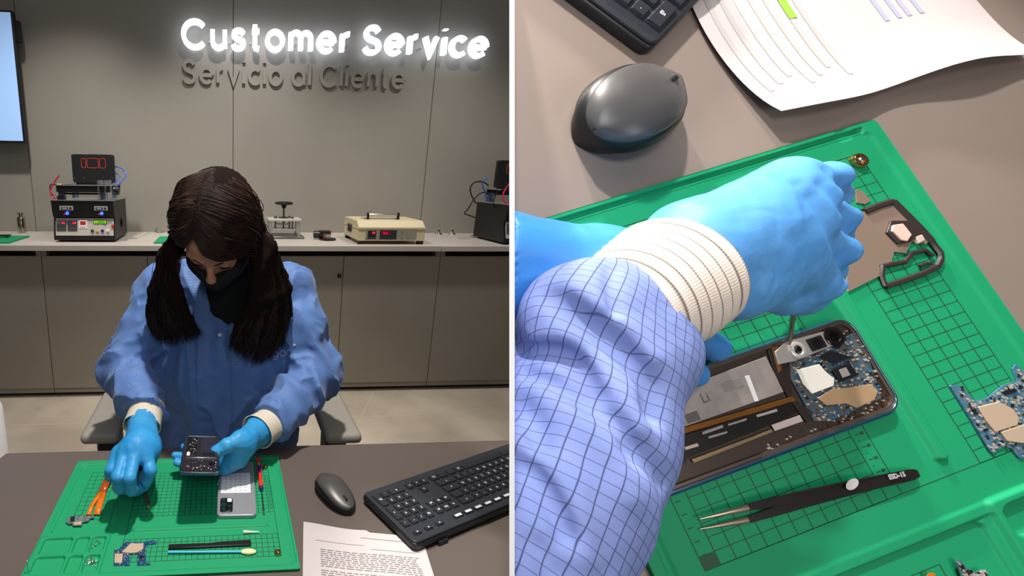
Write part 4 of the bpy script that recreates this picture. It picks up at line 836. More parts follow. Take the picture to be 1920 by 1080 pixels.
# armrest pads follow the outlines seen left and right of the person
for s, pts in ((-1, [(167, 800), (185, 737), (232, 742), (250, 800), (215, 822)]), (1, [(640, 738), (600, 735), (560, 790), (572, 822), (615, 822)])):
    zt = .695
    if s < 0: cx, cy, hw, hl, rz = -.332, 1.27, .052, .135, .0
    else: cx, cy, hw, hl, rz = .327, 1.24, .052, .135, .0
    R = np.array([[1, 0, 0], [0, 1, 0], [0, 0, 1.]]); pad = nets(union([sd_box((cx, cy, zt - .016), (hw, hl, .016), .014, R)], .01), .005, pad=.02); arm = ch.part('armrest', pad, m_arm, smooth=180)
    m = MB(); m.bb((cx - .03, cy - .06, .47), (cx + .03, cy + .02, zt - .03)); m.bb((min(cx, 0.2 * s), cy - .04, .44), (max(cx, .2 * s), cy + .0, .47)); ch.part('armrest_post', m, m_frame, bevel=.006)
m = MB(); m.cyl((0, 1.33, .1), (0, 1.33, .42), .03); ch.part('gas_lift', m, m_frame)
for k in range(5):
    a = k * 2 * PI / 5 + .3; m = MB(); m.tube([(0, 1.33, .1), (.28 * math.cos(a), 1.33 + .28 * math.sin(a), .07)], [.028, .018], 10); lg = ch.part('leg', m, m_frame)
    m = MB(); m.cyl((.28 * math.cos(a) - .012, 1.33 + .28 * math.sin(a), .028), (.28 * math.cos(a) + .012, 1.33 + .28 * math.sin(a), .028), .0275, n=20); ch.part('caster', m, m_frame, parent=lg)

# ================================================================ SEATED PERSON
m_skin = mat('skin', (196, 140, 112), .5, spec=.35, var=(25, (186, 128, 102))); m_hairb = mat('hair_base', (26, 17, 15), .9, spec=.08)
m_coat = grid_mat('coat_cloth', (94, 130, 190), (44, 70, 130), .0045, .0010, .6, soft=.6, bump=(60, .25, .002), sheen=.15)
m_cuff = grid_mat('knit_cuff', (222, 212, 196), (150, 138, 122), .0052, .0011, .85, su=0, sv=1, soft=.7, rib=(.0022, .5, 0))
m_glove = mat('nitrile_blue', (60, 156, 212), .48, spec=.35, var=(14, (38, 140, 206)), bump=(90, .35, .002)); m_mask = mat('mask_black', (12, 13, 15), .85, bump=(500, .2, .0005)); m_shirt = mat('shirt_black', (10, 10, 12), .9); m_pants = mat('trousers_navy', (22, 26, 48), .85)
def pw(px, py, y): return ony(px, py, y)
HC = pw(408, 434, 1.045)                                     # centre of the skull
tau, yaw, roll = math.radians(50), math.radians(-13), math.radians(0)
f0 = Vector((0, -math.cos(tau), -math.sin(tau))); u0 = Vector((0, -math.sin(tau), math.cos(tau))); r0 = Vector((1, 0, 0))
Rz = Matrix.Rotation(yaw, 3, 'Z') @ Matrix.Rotation(math.radians(4), 3, 'Y'); hf, hu, hr = Rz @ f0, Rz @ u0, Rz @ r0       # face forward, crown, right in image
H = lambda x, f, u: HC + hr * x + hf * f + hu * u
RH = np.array([[hr[i], hf[i], hu[i]] for i in range(3)])     # columns: local axes
neck = Vector((.015, 1.19, 1.10))
# joints: image-left arm (L) and image-right arm (R)
shL, shR = Vector((-.150, 1.235, 1.055)), Vector((.168, 1.235, 1.06))
elL, elR = pw(232, 692, 1.13), pw(596, 700, 1.12)
wrL, wrR = pw(268, 792, .945), pw(488, 806, .93)
cL, cR = pw(274, 772, .975), pw(505, 795, .955)               # where the sleeve meets the cuff
head = [sd_ell(H(0, -.012, .022), (.074, .093, .083), RH), sd_ell(H(0, .018, -.035), (.058, .068, .075), RH), sd_ell(H(0, .052, -.085), (.030, .030, .028), RH),
        sd_ell(H(0, .052, .022), (.055, .035, .045), RH)]
body_f = union(head + [sd_cap(H(0, -.035, -.07), neck, .052, .050), sd_cap(neck, Vector((0, 1.27, .8)), .05, .08)] +
               chain([shL, elL, cL, wrL], [.05, .036, .026, .024]) + chain([shR, elR, cR, wrR], [.05, .036, .026, .024]) + [sd_cap(shL, shR, .06, .06), sd_cap((0, 1.26, .95), (0, 1.30, .56), .09, .11)] +
               chain([(-.09, 1.30, .56), (-.11, .98, .56), (-.11, .98, .12)], [.085, .065, .045]) + chain([(.09, 1.30, .56), (.11, .98, .56), (.11, .98, .12)], [.085, .065, .045]) +
               [sd_cap((-.11, 1.0, .06), (-.11, .86, .045), .045, .035), sd_cap((.11, 1.0, .06), (.11, .86, .045), .045, .035)], .02)
# hand bones reused by body and gloves
def G(px, py, z): return Vector(onz(px, py, z))
handL = dict(
    palm=[(wrL, G(256, 838, .872), .028, .026), (G(262, 835, .870), G(242, 850, .868), .026, .017), (G(272, 832, .868), G(266, 852, .866), .026, .016), (G(250, 842, .868), G(226, 848, .862), .022, .015), (wrL, G(284, 842, .864), .026, .018)],
    fingers=[[G(220, 854, .860), G(209, 882, .846), G(208, 893, .824), G(214, 898, .80)], [G(233, 856, .866), G(221, 894, .852), G(223, 914, .820), G(236, 918, .795)],
             [G(251, 858, .866), G(243, 896, .852), G(246, 918, .818), G(258, 920, .792)], [G(275, 856, .862), G(282, 882, .846), G(276, 900, .820), G(267, 914, .79)]],
    thumb=[G(282, 850, .850), G(276, 885, .822), G(268, 905, .80), G(262, 914, .785)], fr=[.0122, .0105, .0100, .0085], tr=[.0150, .0125, .0110, .0090])
tipL = G(270, 917, .79)
# phone frame held by the other hand
PQ = [pw(353, 815, .885), pw(415, 817, .885), pw(411, 884, .738), pw(336, 883, .738)]       # far left, far right, near right, near left
pc_ = (PQ[0] + PQ[1] + PQ[2] + PQ[3]) / 4
handR = dict(
    palm=[(wrR, G(455, 830, .838), .026, .025), (wrR, G(440, 856, .812), .025, .017), (G(458, 836, .832), G(428, 864, .798), .023, .014), (G(448, 862, .805), G(425, 872, .79), .016, .012)],
    fingers=[[G(440, 842, .812), G(408, 848, .794), G(375, 844, .793), G(345, 838, .800)], [G(432, 856, .800), G(400, 860, .786), G(362, 858, .787), G(328, 854, .797)],
             [G(428, 868, .794), G(398, 872, .780), G(362, 873, .780), G(331, 868, .788)], [G(432, 872, .792), G(422, 880, .780), G(408, 881, .776), G(390, 880, .776)]],
    thumb=[G(468, 820, .846), G(447, 826, .850), G(425, 836, .847), G(405, 848, .836)], fr=[.0115, .0100, .0085, .0068], tr=[.0185, .0155, .0135, .0122])
def hand_sd(h, grow=0, k=.008, crease=True):
    pal = union([sd_cap(a, b, r0 + grow, r1 + grow) for a, b, r0, r1 in h['palm']], .014)
    fs = [union(chain(f, [r + grow for r in h['fr']]), .005) for f in h['fingers']]; th = union(chain(h['thumb'], [r + grow for r in h.get('tr', [.0165, .0135, .0115, .0095])]), .006)
    def f(P):
        d = pal(P); fd = None
        for g in fs: q = g(P); fd = q if fd is None else smin(fd, q, .0035)
        d = smin(d, fd, .009); d = smin(d, th(P), .010); return d
    f.bb = (np.min([g.bb[0] for g in [pal, th] + fs], axis=0), np.max([g.bb[1] for g in [pal, th] + fs], axis=0)); return f
bL, bR = hand_sd(handL, -.0012), hand_sd(handR, -.0012)
bb_f = union([body_f, bL, bR], .006)
bod = nets(bb_f, .0065, pad=.012)
# face relief: brow ridge, eye sockets, lids, nose, ears as part of the same surface is built at finer resolution and joined
bod.v = []; bod.f = []; bod.m = []
eyeL, eyeR = H(-.031, .0765, -.006), H(.031, .0765, -.006)
face_add = [sd_cap(H(0, .082, .004), H(0, .104, -.038), .0072, .0088), sd_ell(H(.0, .100, -.042), (.0135, .010, .009), RH), sd_cap(H(-.045, .074, .014), H(-.014, .086, .012), .008, .007), sd_cap(H(.045, .074, .014), H(.014, .086, .012), .008, .007),
            sd_ell(H(-.040, .062, -.030), (.022, .020, .020), RH), sd_ell(H(.040, .062, -.030), (.022, .020, .020), RH), sd_ell(H(-.074, -.008, -.012), (.008, .018, .030), RH), sd_ell(H(.074, -.008, -.012), (.008, .018, .030), RH), sd_cap(H(-.016, .082, -.066), H(.016, .082, -.066), .008, .008)]
sock = [sd_ell(H(-.032, .094, -.006), (.017, .015, .011), RH), sd_ell(H(.032, .094, -.006), (.017, .015, .011), RH)]
lids = [sd_ell(H(-.031, .0715, -.0065), (.0145, .0130, .0125), RH), sd_ell(H(.031, .0715, -.0065), (.0145, .0130, .0125), RH)]
fa = union(face_add, .008)
def whole(P):
    d = smin(bb_f(P), fa(P), .010)
    for s in sock: q = s(P); d = -smin(-d, q, .008)
    for l in lids: d = smin(d, l(P), .002)
    for sx in (-1, 1):  # lid crease / lash line
        pass
    return d
whole.bb = bb_f.bb
mb1 = nets(whole, .0035, pad=.012)
pr = info(link_mesh('person', mb1, m_skin, (0, 1.2, 0), smooth=180, recalc=False), 'seated person with long dark hair in a blue lab coat, black mask and gloves', 'person'); pr.location = (0, 1.2, 0)
class PersonT:
    o = pr; loc = Vector((0, 1.2, 0))
person = Thing.__new__(Thing); person.o = pr; person.loc = Vector((0, 1.2, 0))
# eyebrows, lash lines and downcast eyes
for sx in (-1, 1):
    m = MB(); pts = [H(sx * (.012 + .037 * t), .0925 - .014 * t * t - .006 * t, .010 + .006 * math.sin(PI * t * .8)) for t in [k / 8 for k in range(9)]]
    m.tube(pts, [.0016, .0030, .0034, .0034, .0032, .0028, .0022, .0016, .0008], 8, flat=.6); person.part('eyebrow', m, m_hairb, smooth=180)
    m = MB(); pts = [H(sx * (.018 + .027 * t), .0848 - .006 * t * t, -.0115 - .0035 * math.sin(PI * t)) for t in [k / 8 for k in range(9)]]
    m.tube(pts, [.0007, .0013, .0016, .0017, .0017, .0017, .0016, .0013, .0006], 6); person.part('eyelashes', m, m_hairb, smooth=180)
# ---- coat
sl = lambda a, b, t: a + (b - a) * t
shLt, shRt = shL + V3(-.012, .0, .012), shR + V3(.012, 0, .012)
armL = [sd_cap(shLt, sl(shL, elL, .5), .073, .066), sd_cap(sl(shL, elL, .5), elL, .066, .060), sd_cap(elL, sl(elL, cL, .55), .061, .052), sd_cap(sl(elL, cL, .55), cL, .053, .0470)]
armR = [sd_cap(shRt, sl(shR, elR, .5), .073, .066), sd_cap(sl(shR, elR, .5), elR, .066, .060), sd_cap(elR, sl(elR, cR, .55), .061, .052), sd_cap(sl(elR, cR, .55), cR, .053, .0470)]
torso = [sd_ell((.008, 1.255, 1.0), (.190, .115, .16)), sd_ell((.008, 1.20, .83), (.205, .13, .21)), sd_ell((.008, 1.22, .66), (.205, .155, .20)), sd_cap(shLt, shRt, .066, .066), sd_cap((.012, 1.21, 1.09), (.012, 1.25, 1.0), .075, .1)]
tor_f, aL_f, aR_f = union(torso, .06), union(armL, .03), union(armR, .03)
def crease_lines(P, a, b, amp, freq, seed, twist=1.2):
    """soft ridges running across a limb"""
    a, b = a3(a), a3(b); d = (b - a) / np.linalg.norm(b - a); q = P - a; s = q @ d; x, y, _ = basis(Vector(d)); an = np.arctan2(q @ a3(y), q @ a3(x))
    ph = s * freq + twist * np.sin(an + seed) + 1.6 * noise3(P, 16, seed) + .7 * noise3(P, 38, seed + 3); rdg = 1 - np.abs(np.sin(ph * .5)) ** .75; return -amp * 1.5 * (rdg - .4)
def fold3(P, sc, seed): n = noise3(P, sc, seed) + .5 * noise3(P, sc * 2.1, seed + 1); return np.abs(n) 
VZ = pw(420, 612, 1.09).z
def coat_f(P):
    t, l, r = tor_f(P), aL_f(P), aR_f(P)
    wl = np.clip(1 - np.abs(l) / .03, 0, 1); wr = np.clip(1 - np.abs(r) / .03, 0, 1)
    el = np.exp(-(np.linalg.norm(P - a3(elL), axis=1) / .13) ** 2); er = np.exp(-(np.linalg.norm(P - a3(elR), axis=1) / .13) ** 2)
    l = l + crease_lines(P, elL, cL, .014, 95, 1) * wl * np.clip(.25 + el, 0, 1.1) + .015 * (np.clip(fold3(P, 15, 4), 0, 1) ** .7 - .45)
    r = r + crease_lines(P, elR, cR, .014, 95, 2) * wr * np.clip(.25 + er, 0, 1.1) + .015 * (np.clip(fold3(P, 15, 6), 0, 1) ** .7 - .45)
    Q = P * np.array([1.6, 1.0, .55]); t = t + .026 * (np.clip(fold3(Q, 9, 9), 0, 1) ** .8 - .4) + .004 * (fold3(P, 28, 12) - .3)
    d = smin(smin(t, l, .012), r, .012)
    # front placket ridge and open V neck
    x = P[:, 0] - (.030 + .02 * np.clip(1.0 - P[:, 2], 0, .4)); fr = (P[:, 1] < 1.2); d = d - .003 * np.exp(-(x / .014) ** 2) * fr + .007 * np.exp(-((x + .016) / .004) ** 2) * fr
    vz = np.clip((P[:, 2] - VZ) / .10, 0, 1); cut = np.hypot(np.maximum(np.abs(P[:, 0] - .026) - .040 * vz, 0), 0) ; inV = (P[:, 2] > VZ) & (P[:, 1] < 1.19)
    g = np.where(inV, .012 - cut, -1); d = np.where(inV, np.maximum(d, np.minimum(.012, .012 - cut * 1.0) if True else d), d)
    nk = np.linalg.norm((P - a3((.012, 1.17, 1.16))) / np.array([.07, .075, .06]), axis=1) - 1; d = np.maximum(d, -nk * .05)
    return d
coat_f.bb = (np.array([-.42, .86, .47]), np.array([.44, 1.42, 1.18]))
def cut_f(P):
    d = coat_f(P); 
    for w_, c in ((wrL, cL), (wrR, cR)):
        a = a3(w_ - c); a /= np.linalg.norm(a); q = P - a3(c); near = np.linalg.norm(q, axis=1) < .1; d = np.where(near, np.maximum(d, q @ a - .004), d)
    return d
cut_f.bb = coat_f.bb
cm = nets(cut_f, .0042, pad=.01)
V = np.array(cm.v); U = np.zeros((len(V), 2)); U[:, 0] = V[:, 0] + .0 * V[:, 1]; U[:, 1] = V[:, 2] - .3 * (V[:, 1] - 1.2)
dl_, dr_, dt_ = aL_f(V), aR_f(V), tor_f(V)
bu = bone_uv(V, [(shL, elL, .063, 0), (elL, cL, .052, (elL - shL).length), (shR, elR, .063, 0), (elR, cR, .052, (elR - shR).length)]); ar = np.minimum(dl_, dr_) < dt_ - .004; U[ar] = bu[ar]
coat = person.part('lab_coat', cm, m_coat, uv=U, smooth=180, recalc=False)
# snap button, collar edge, breast logo
m = MB(); p = pw(412, 628, 1.085); m.lathe([(.0045, 0), (.0045, .0015), (0, .002)], p, (0, -1, .25), 14); person.part('snap_button', m, mat('snap_white', (190, 200, 215), .4), parent=coat)
# black shirt in the V
sh = nets(union([sd_ell((.02, 1.205, 1.02), (.09, .088, .10)), sd_cap((.022, 1.175, 1.07), H(0, -.012, -.085), .064, .060)], .02), .008); person.part('shirt', sh, m_shirt, smooth=180)
tr = nets(union(chain([(-.085, 1.30, .555), (-.115, .97, .565), (-.115, .98, .10)], [.100, .082, .062]) + chain([(.085, 1.30, .555), (.115, .97, .565), (.115, .98, .10)], [.100, .082, .062]), .03), .012); person.part('trousers', tr, m_pants, smooth=180)
for s in (-1, 1): so_ = nets(union([sd_cap((s * .11, 1.0, .05), (s * .11, .85, .04), .05, .04)], .01), .008); person.part('shoe', so_, m_black, smooth=180)
# cuffs: knitted tubes
for w_, c, hnd in ((wrL, cL, 0), (wrR, cR, 1)):
    d = (w_ - c).normalized(); x, y, _ = basis(d); rows = []; uv = []; n = 40; L = (w_ - c).length + .012; steps = 14
    for i in range(steps + 1):
        t = i / steps; s = -.018 + (L + .018) * t; r = .0385 - .002 * math.sin(PI * t) + (.001 if i % 2 else 0) + .0015 * (t > .95); row = []
        for k in range(n): a = 2 * PI * k / n; row.append(c + d * s + (x * math.cos(a) * 1.06 + y * math.sin(a) * .95) * r); uv.append((k / n * .25, s))
        rows.append(row)
    m = MB(); m.grid(rows, closed=True); o = person.part('cuff', m, m_cuff, uv=uv, smooth=180, recalc=False); o.modifiers.new('s', 'SOLIDIFY').thickness = .002
# gloves
for hnd, w_, c in ((handL, wrL, cL), (handR, wrR, cR)):
    hf_ = hand_sd(hnd, .0008); fo = sd_cap(sl(c, w_, .55), w_, .0335, .0325); a_, b_ = a3(sl(c, w_, .5)), a3(w_ - c) / np.linalg.norm(a3(w_ - c))
    kn = [f[1] for f in hnd['fingers']] + [hnd['thumb'][1]]
    def gf(P, hf_=hf_, fo=fo, a_=a_, b_=b_, kn=kn, ww=w_):
        d = smin(hf_(P), fo(P), .012); d = np.maximum(d, -((P - a_) @ b_))
        q = P - a3(ww); wr_ = np.exp(-(np.linalg.norm(q, axis=1) / .05) ** 2)
        d = d + .0016 * (np.abs(noise3(P * np.array([1, 1, 1.5]), 70, 5)) - .3) * (.5 + wr_) + .0012 * (fold3(P, 45, 8) - .3); return d
    gf.bb = (np.minimum(hf_.bb[0], a_ - .04), np.maximum(hf_.bb[1], a_ + .04)); gm = nets(gf, .0022, pad=.006); person.part('glove', gm, m_glove, smooth=180, recalc=False)
# mask: follows the lower face
mk = union([sd_ell(H(0, .020, -.045), (.071, .085, .085), RH), sd_ell(H(-.036, .058, -.036), (.027, .027, .026), RH), sd_ell(H(.036, .058, -.036), (.027, .027, .026), RH), sd_cap(H(0, .088, -.062), H(0, .070, -.100), .024, .026)], .015)
def mkf(P):
    q = (P - a3(HC)) @ RH; d = mk(P); top = -.050 + .036 * np.clip(np.abs(q[:, 0]) / .052, 0, 1.2) ** .8
    return np.maximum(np.maximum(d, (q[:, 2] - top) * .9), -(q[:, 1] - (-.005)))
mkf.bb = mk.bb; person.part('face_mask', nets(mkf, .003), m_mask, smooth=180)
m = MB()
for sx in (-1, 1): m.tube([Vector(tuple(p)) for p in spline([H(sx * .064, .012, -.035), H(sx * .077, -.01, -.015), H(sx * .079, -.03, .01)], 5)], .0015, 6)
person.part('mask_strap', m, m_mask)

# ---- hair: a dense cap plus many strands falling over both shoulders
m_hair = mat('hair_strand', (36, 24, 20), .5, spec=.3, var=(40, (56, 36, 29)))
def vlerp(a, b, t): return a * (1 - t) + b * t
# guide paths, image left (L) and right (R): from the parting over the head, beside the face, down to the chest
guidesL = [  # (screen px, py, y) after leaving the head
    [(316, 468, 1.015), (314, 540, 1.02), (330, 590, 1.03), (352, 632, 1.075)], [(308, 480, 1.035), (298, 550, 1.05), (305, 600, 1.07), (322, 640, 1.09)],
    [(310, 480, 1.05), (290, 545, 1.09), (283, 590, 1.10), (297, 634, 1.105)], [(328, 492, 1.0), (333, 560, 1.01), (352, 600, 1.03), (375, 625, 1.07)], [(314, 500, 1.09), (296, 560, 1.12), (290, 600, 1.13), (290, 625, 1.14)]]
guidesR = [[(487, 488, 1.025), (488, 560, 1.025), (462, 620, 1.02), (450, 660, 1.06)], [(492, 480, 1.03), (502, 560, 1.04), (490, 620, 1.05), (478, 676, 1.075)],
    [(502, 470, 1.045), (522, 550, 1.065), (522, 610, 1.08), (505, 668, 1.085)], [(505, 460, 1.05), (534, 540, 1.10), (537, 590, 1.12), (530, 640, 1.12)], [(482, 506, 1.015), (478, 570, 1.015), (448, 615, 1.03), (432, 645, 1.07)], [(500, 450, 1.1), (528, 520, 1.14), (536, 570, 1.16), (528, 620, 1.15)]]
rr = random.Random(11)
def head_pt(th, ph, off):
    """point on the scalp: th = angle from crown axis, ph = around (0 = face forward, +90 = image right)"""
    a, b, c = .0775 + off, .098 + off, .090 + off; return H(a * math.sin(th) * math.sin(ph), -.012 + b * math.sin(th) * math.cos(ph), .020 + c * math.cos(th))
def strand(side, gi, jit, f0, rr, hl=1.0):
    gd = (guidesL if side < 0 else guidesR); n = len(gd); i = int(gi) % n; j = min(i + 1, n - 1); t = gi - int(gi)
    A_ = [pw(*p) for p in gd[i]]; B_ = [pw(*p) for p in gd[j]]; tail = [A_[k].lerp(B_[k], t) for k in range(len(A_))]
    # root on the parting line (front hairline to the crown)
    pu = f0; th0 = math.radians(60 - 94 * pu); root = H(-.024 + .018 * f0 + rr.gauss(0, .001), -.020 + (.098 + .008) * math.sin(th0), .036 + (.090 + .010) * math.cos(th0))
    pts = [root]
    for k in (1, 2, 3):
        u = k / 3.2; lat = side * (.088 * math.sin(u * PI / 2) + .004); upv = (.092 * math.cos(u * PI / 2 * .92)) * (1 - .0 * u); fw = math.sin(th0) * .098 * (1 - .35 * u) + (.012 * u if f0 < .25 else 0) - .012
        pts.append(H(lat + (-.01 * (1 - u)), fw * (1 - .15 * u) , (.034 - .012 * u) + upv * math.cos(th0 * (1 - u)) + .009))
    if f0 < .4:
        wt = 1 - f0 / .4; B_ = [H(.004, .101, .068), H(.038, .095, .044), H(.080, .060, .014)] if side > 0 else [H(-.042, .088, .072), H(-.064, .068, .046), H(-.085, .042, .010)]
        for k in (1, 2, 3): pts[k] = pts[k].lerp(B_[k - 1], wt)
    pts.append(H(side * (.089 + rr.uniform(-.004, .006)), .045 - .09 * min(1, f0 * 1.2), -.022))
    pts += tail; o = []
    for k, p in enumerate(pts):
        s = jit * (0.15 + .85 * min(1, k / 5)); o.append(p + Vector((rr.gauss(0, s), rr.gauss(0, s * .8), rr.gauss(0, s * .5))))
    o[-1] = o[-2].lerp(o[-1], hl)
    return o
def add_strand(mb, pts, r, wave, rr):
    P = spline([tuple(p) for p in pts], 4); n = len(P); ph = rr.uniform(0, 6); a1 = rr.uniform(.3, 1) * wave; q = []
    for k, p in enumerate(P):
        t = k / n; q.append(Vector((p[0] + a1 * math.sin(ph + t * 9) * max(0, t - .45) * 2, p[1] + a1 * .6 * math.cos(ph + t * 8) * max(0, t - .45) * 2, p[2])))
    mb.tube(q, [r * min(1, .35 + k / 6) * (1 if k < n * .85 else max(.15, (n - k) / (n * .15))) for k in range(n)], 3, caps=False)
hm = MB()
for k in range(3000):
    side = -1 if rr.random() < .46 else 1; n = len(guidesL if side < 0 else guidesR); gi = rr.uniform(0, n - 1.001); f0 = min(1, max(0, (gi / (n - 1)) * .75 + rr.uniform(-.15, .3))) if True else 0
    order = {-1: [3, 0, 1, 2, 4], 1: [4, 0, 1, 2, 3, 5]}[side]; gsel = gi; ii = int(gi); t = gi - ii
    gd = guidesL if side < 0 else guidesR; a_, b_ = gd[order[ii]], gd[order[ii + 1]]
    save = gd; mix = [tuple(a_[q][w] * (1 - t) + b_[q][w] * t for w in range(3)) for q in range(4)]
    globals()['guidesL' if side < 0 else 'guidesR'] = [mix]
    pts = strand(side, 0, .0055, f0, rr, rr.uniform(.7, 1.22)); globals()['guidesL' if side < 0 else 'guidesR'] = save
    add_strand(hm, pts, rr.uniform(.0007, .0013), .007, rr)
# under-volume so that nothing shows through
hv = [sd_cap(H(-.062, .045, .03), pw(334, 500, 1.0), .014, .012), sd_ell(H(0, -.026, .040), (.0850, .0985, .0930), RH), sd_ell(H(.012, .046, .040), (.062, .054, .040), RH)]
for side, gd in ((-1, guidesL), (1, guidesR)):
    for g_ in gd: P_ = [pw(*p) for p in g_]; hv += chain([H(side * .070, -.012, .03), H(side * .076, -.008, .0)] + P_, [.019, .015, .0145, .016, .012, .003])
hv_f = union(hv, .012)
def hvf(P):
    q = (P - a3(HC)) @ RH; d = hv_f(P); fc = np.linalg.norm((q - np.array([-.004, .088, -.008])) / np.array([.070, .075, .094]), axis=1) - 1
    fc = np.maximum(fc, (q[:, 2] - (.086 - .50 * (q[:, 0] + .045))) / .06); d = np.maximum(d, -fc * .06); return d + .0016 * np.sin(q[:, 0] * 900 + 6 * noise3(P, 12, 3))
hvf.bb = hv_f.bb; hb = nets(hvf, .0045); hair = person.part('hair', hb, m_hairb, smooth=180, recalc=False, label='long dark brown hair parted on one side')
person.part('hair_strands', hm, m_hair, smooth=180, recalc=False, parent=hair, kind='stuff')
# ---- breast logo in thin stitched strokes
def fit_on(px, py):
    """point where the view ray meets the coat"""
    o = CAM; d = ray(px, py).normalized(); t = .7
    for _ in range(80):
        h = float(coat_f(np.array([tuple(o + d * t)]))[0]); t += max(.0008, h * .7)
        if h < .0005: break
    return o + d * (t - .0016)
m = MB(); x = 0; ox, oy, sc = 497, 671, 21
for chh in 'irgor+':
    sts, adv = GL[chh]; w = 1.0
    for st in sts:
        pl = []
        for q in st:
            yy = q[1] * (.7 if chh != '+' else .8) + (.45 if chh == '+' else 0); xx = q[0] * .75
            pl.append(fit_on(ox + x + xx * sc, oy - yy * sc - (x * .12)))
        pl = [p for i, p in enumerate(pl) if i == 0 or (p - pl[i - 1]).length > 1e-4]
        if len(pl) > 1: m.tube(pl, .0009, 4)
    x += adv * .75 * sc + 4
person.part('coat_logo', m, mat('logo_thread', (205, 218, 240), .7), parent=coat)

# ---------------------------------------------------------------- phone being repaired, held in the hand
ex = ((PQ[1] - PQ[0]) + (PQ[2] - PQ[3])).normalized(); ey = ((PQ[0] - PQ[3]) + (PQ[1] - PQ[2])); ey = (ey - ex * ey.dot(ex)).normalized(); ez = ex.cross(ey)
wd = (PQ[2] - PQ[3]).length; hg = ((PQ[0] - PQ[3]).length + (PQ[1] - PQ[2]).length) / 2; print('held phone', wd, hg)
o_ = PQ[3]; MP = Matrix(((ex.x, ey.x, ez.x, o_.x), (ex.y, ey.y, ez.y, o_.y), (ex.z, ey.z, ez.z, o_.z), (0, 0, 0, 1)))
t = Thing('phone', 'opened phone showing its battery and camera, held over the mat in the gloved hand', 'phone', (0, 0, 0), MP)
m = MB(); m.prism(rrect(0, 0, wd, hg, .008), -.0085, -.002); t.part('housing', m, mat('phone_rim', (90, 130, 150), .2, .8), bevel=.001)
m = MB(); ro = rrect(.0, .0, wd, hg, .008); ri = rrect(.0022, .0022, wd - .0022, hg - .0022, .006); N_ = len(ro); m.add([(p[0], p[1], -.0005) for p in ro] + [(p[0], p[1], -.0005) for p in ri] + [(p[0], p[1], -.0022) for p in ro] + [(p[0], p[1], -.0022) for p in ri], [(i, (i + 1) % N_, N_ + (i + 1) % N_, N_ + i) for i in range(N_)] + [(i, (i + 1) % N_, 2 * N_ + (i + 1) % N_, 2 * N_ + i) for i in range(N_)] + [(N_ + i, N_ + (i + 1) % N_, 3 * N_ + (i + 1) % N_, 3 * N_ + i) for i in range(N_)])
t.part('rim', m, mat('rim_silver', (200, 205, 210), .15, 1.0))
m = MB(); m.prism(rrect(.003, .003, wd - .003, hg - .003, .006), -.002, -.0018); t.part('mid_frame', m, mat('inner_dark', (40, 36, 42), .35))
def pp(name, x0, y0, x1, y1, h, mm, **k): m = MB(); m.bb((x0, y0, -.0018), (x1, y1, h)); return t.part(name, m, mm, bevel=.0003, **k)
pp('battery', .035, .07, .064, .135, -.0006, mat('battery_slate', (46, 44, 56), .3)); pp('connector_cover', .040, .056, .064, .074, -.0004, m_chip); pp('antenna_strip', .008, .064, .027, .14, -.001, mat('strip_black', (18, 16, 18), .4)); pp('white_label', .009, .06, .015, .073, -.0003, m_white)
pp('metal_bracket', .008, .052, .066, .056, -.0003, m_steel)
for x, y, r in ((.058, .033, .006), (.047, .042, .0022), (.049, .016, .002), (.052, .012, .0015)): m = MB(); m.lathe([(r, -.0018), (r, .0), (r * .6, .0001), (0, -.0004)], (x, y, 0), n=18); t.part('camera_lens', m, mat('lens_dark', (24, 24, 30), .1) if r > .003 else m_steel)
m = MB(); rr = random.Random(2)
for i in range(60): x, y = rr.uniform(.01, .064), rr.uniform(.008, .05); s = rr.uniform(.0008, .003); m.bb((x, y, -.0018), (x + s, y + s * .7, -.001), rr.choice((0, 1, 1, 2)))
for i in range(26): x, y = rr.uniform(.01, .025), rr.uniform(.07, .135); s = rr.uniform(.0006, .0022); m.bb((x, y, -.001), (x + s, y + s, -.0007), 1)
t.part('surface_components', m, [mat('comp_blue', (40, 50, 80), .4), mat('comp_grey', (190, 186, 180), .4), m_chip], kind='stuff')
# tweezers in the other hand
t = Thing('tweezers', 'black tweezers held in the gloved hand, tips on the grid', 'tweezers', onz(281, 957, .755))
for s in (-1, 1):
    m = MB(); e = G(267, 905, .80); up_ = G(263, 870, .845); tp = onz(281, 957, .754); sx = V3(s * .0012, 0, 0)
    m.tube([up_ + sx * .5, e + sx * 2.2, e.lerp(tp, .6) + sx * 1.6, e.lerp(tp, .8) + sx], [.0028, .0034, .0026, .0018], 8); m.tube([e.lerp(tp, .8) + sx, tp + sx * .2], [.0016, .0006], 8, 1); t.part('arm', m, [m_chip, mat('tip_steel', (150, 140, 125), .3, .9)])
# ================================================================ WHITE DIVIDER between the two benches
def rd(px, py, depth): return CAM + ray(px, py) * depth
m = MB(); ys = (-60, 1140); d0, d1 = .17, .52
m.add([rd(x, y, d) for d in (d0, d1) for x in (955, 965) for y in ys], [(0, 1, 3, 2), (4, 6, 7, 5), (0, 4, 5, 1), (2, 3, 7, 6), (0, 2, 6, 4), (1, 5, 7, 3)])
struct('wall_divider', m, mat('divider_white', (250, 250, 250), .6, emit=0.0))
lamp('AREA', 'divider_fill', (0.02, -0.25, 1.75), tuple(rd(960, 540, .3)), 3.0, (1, 1, 1), .25)  # added light that whitens the divider; the place has no such lamp

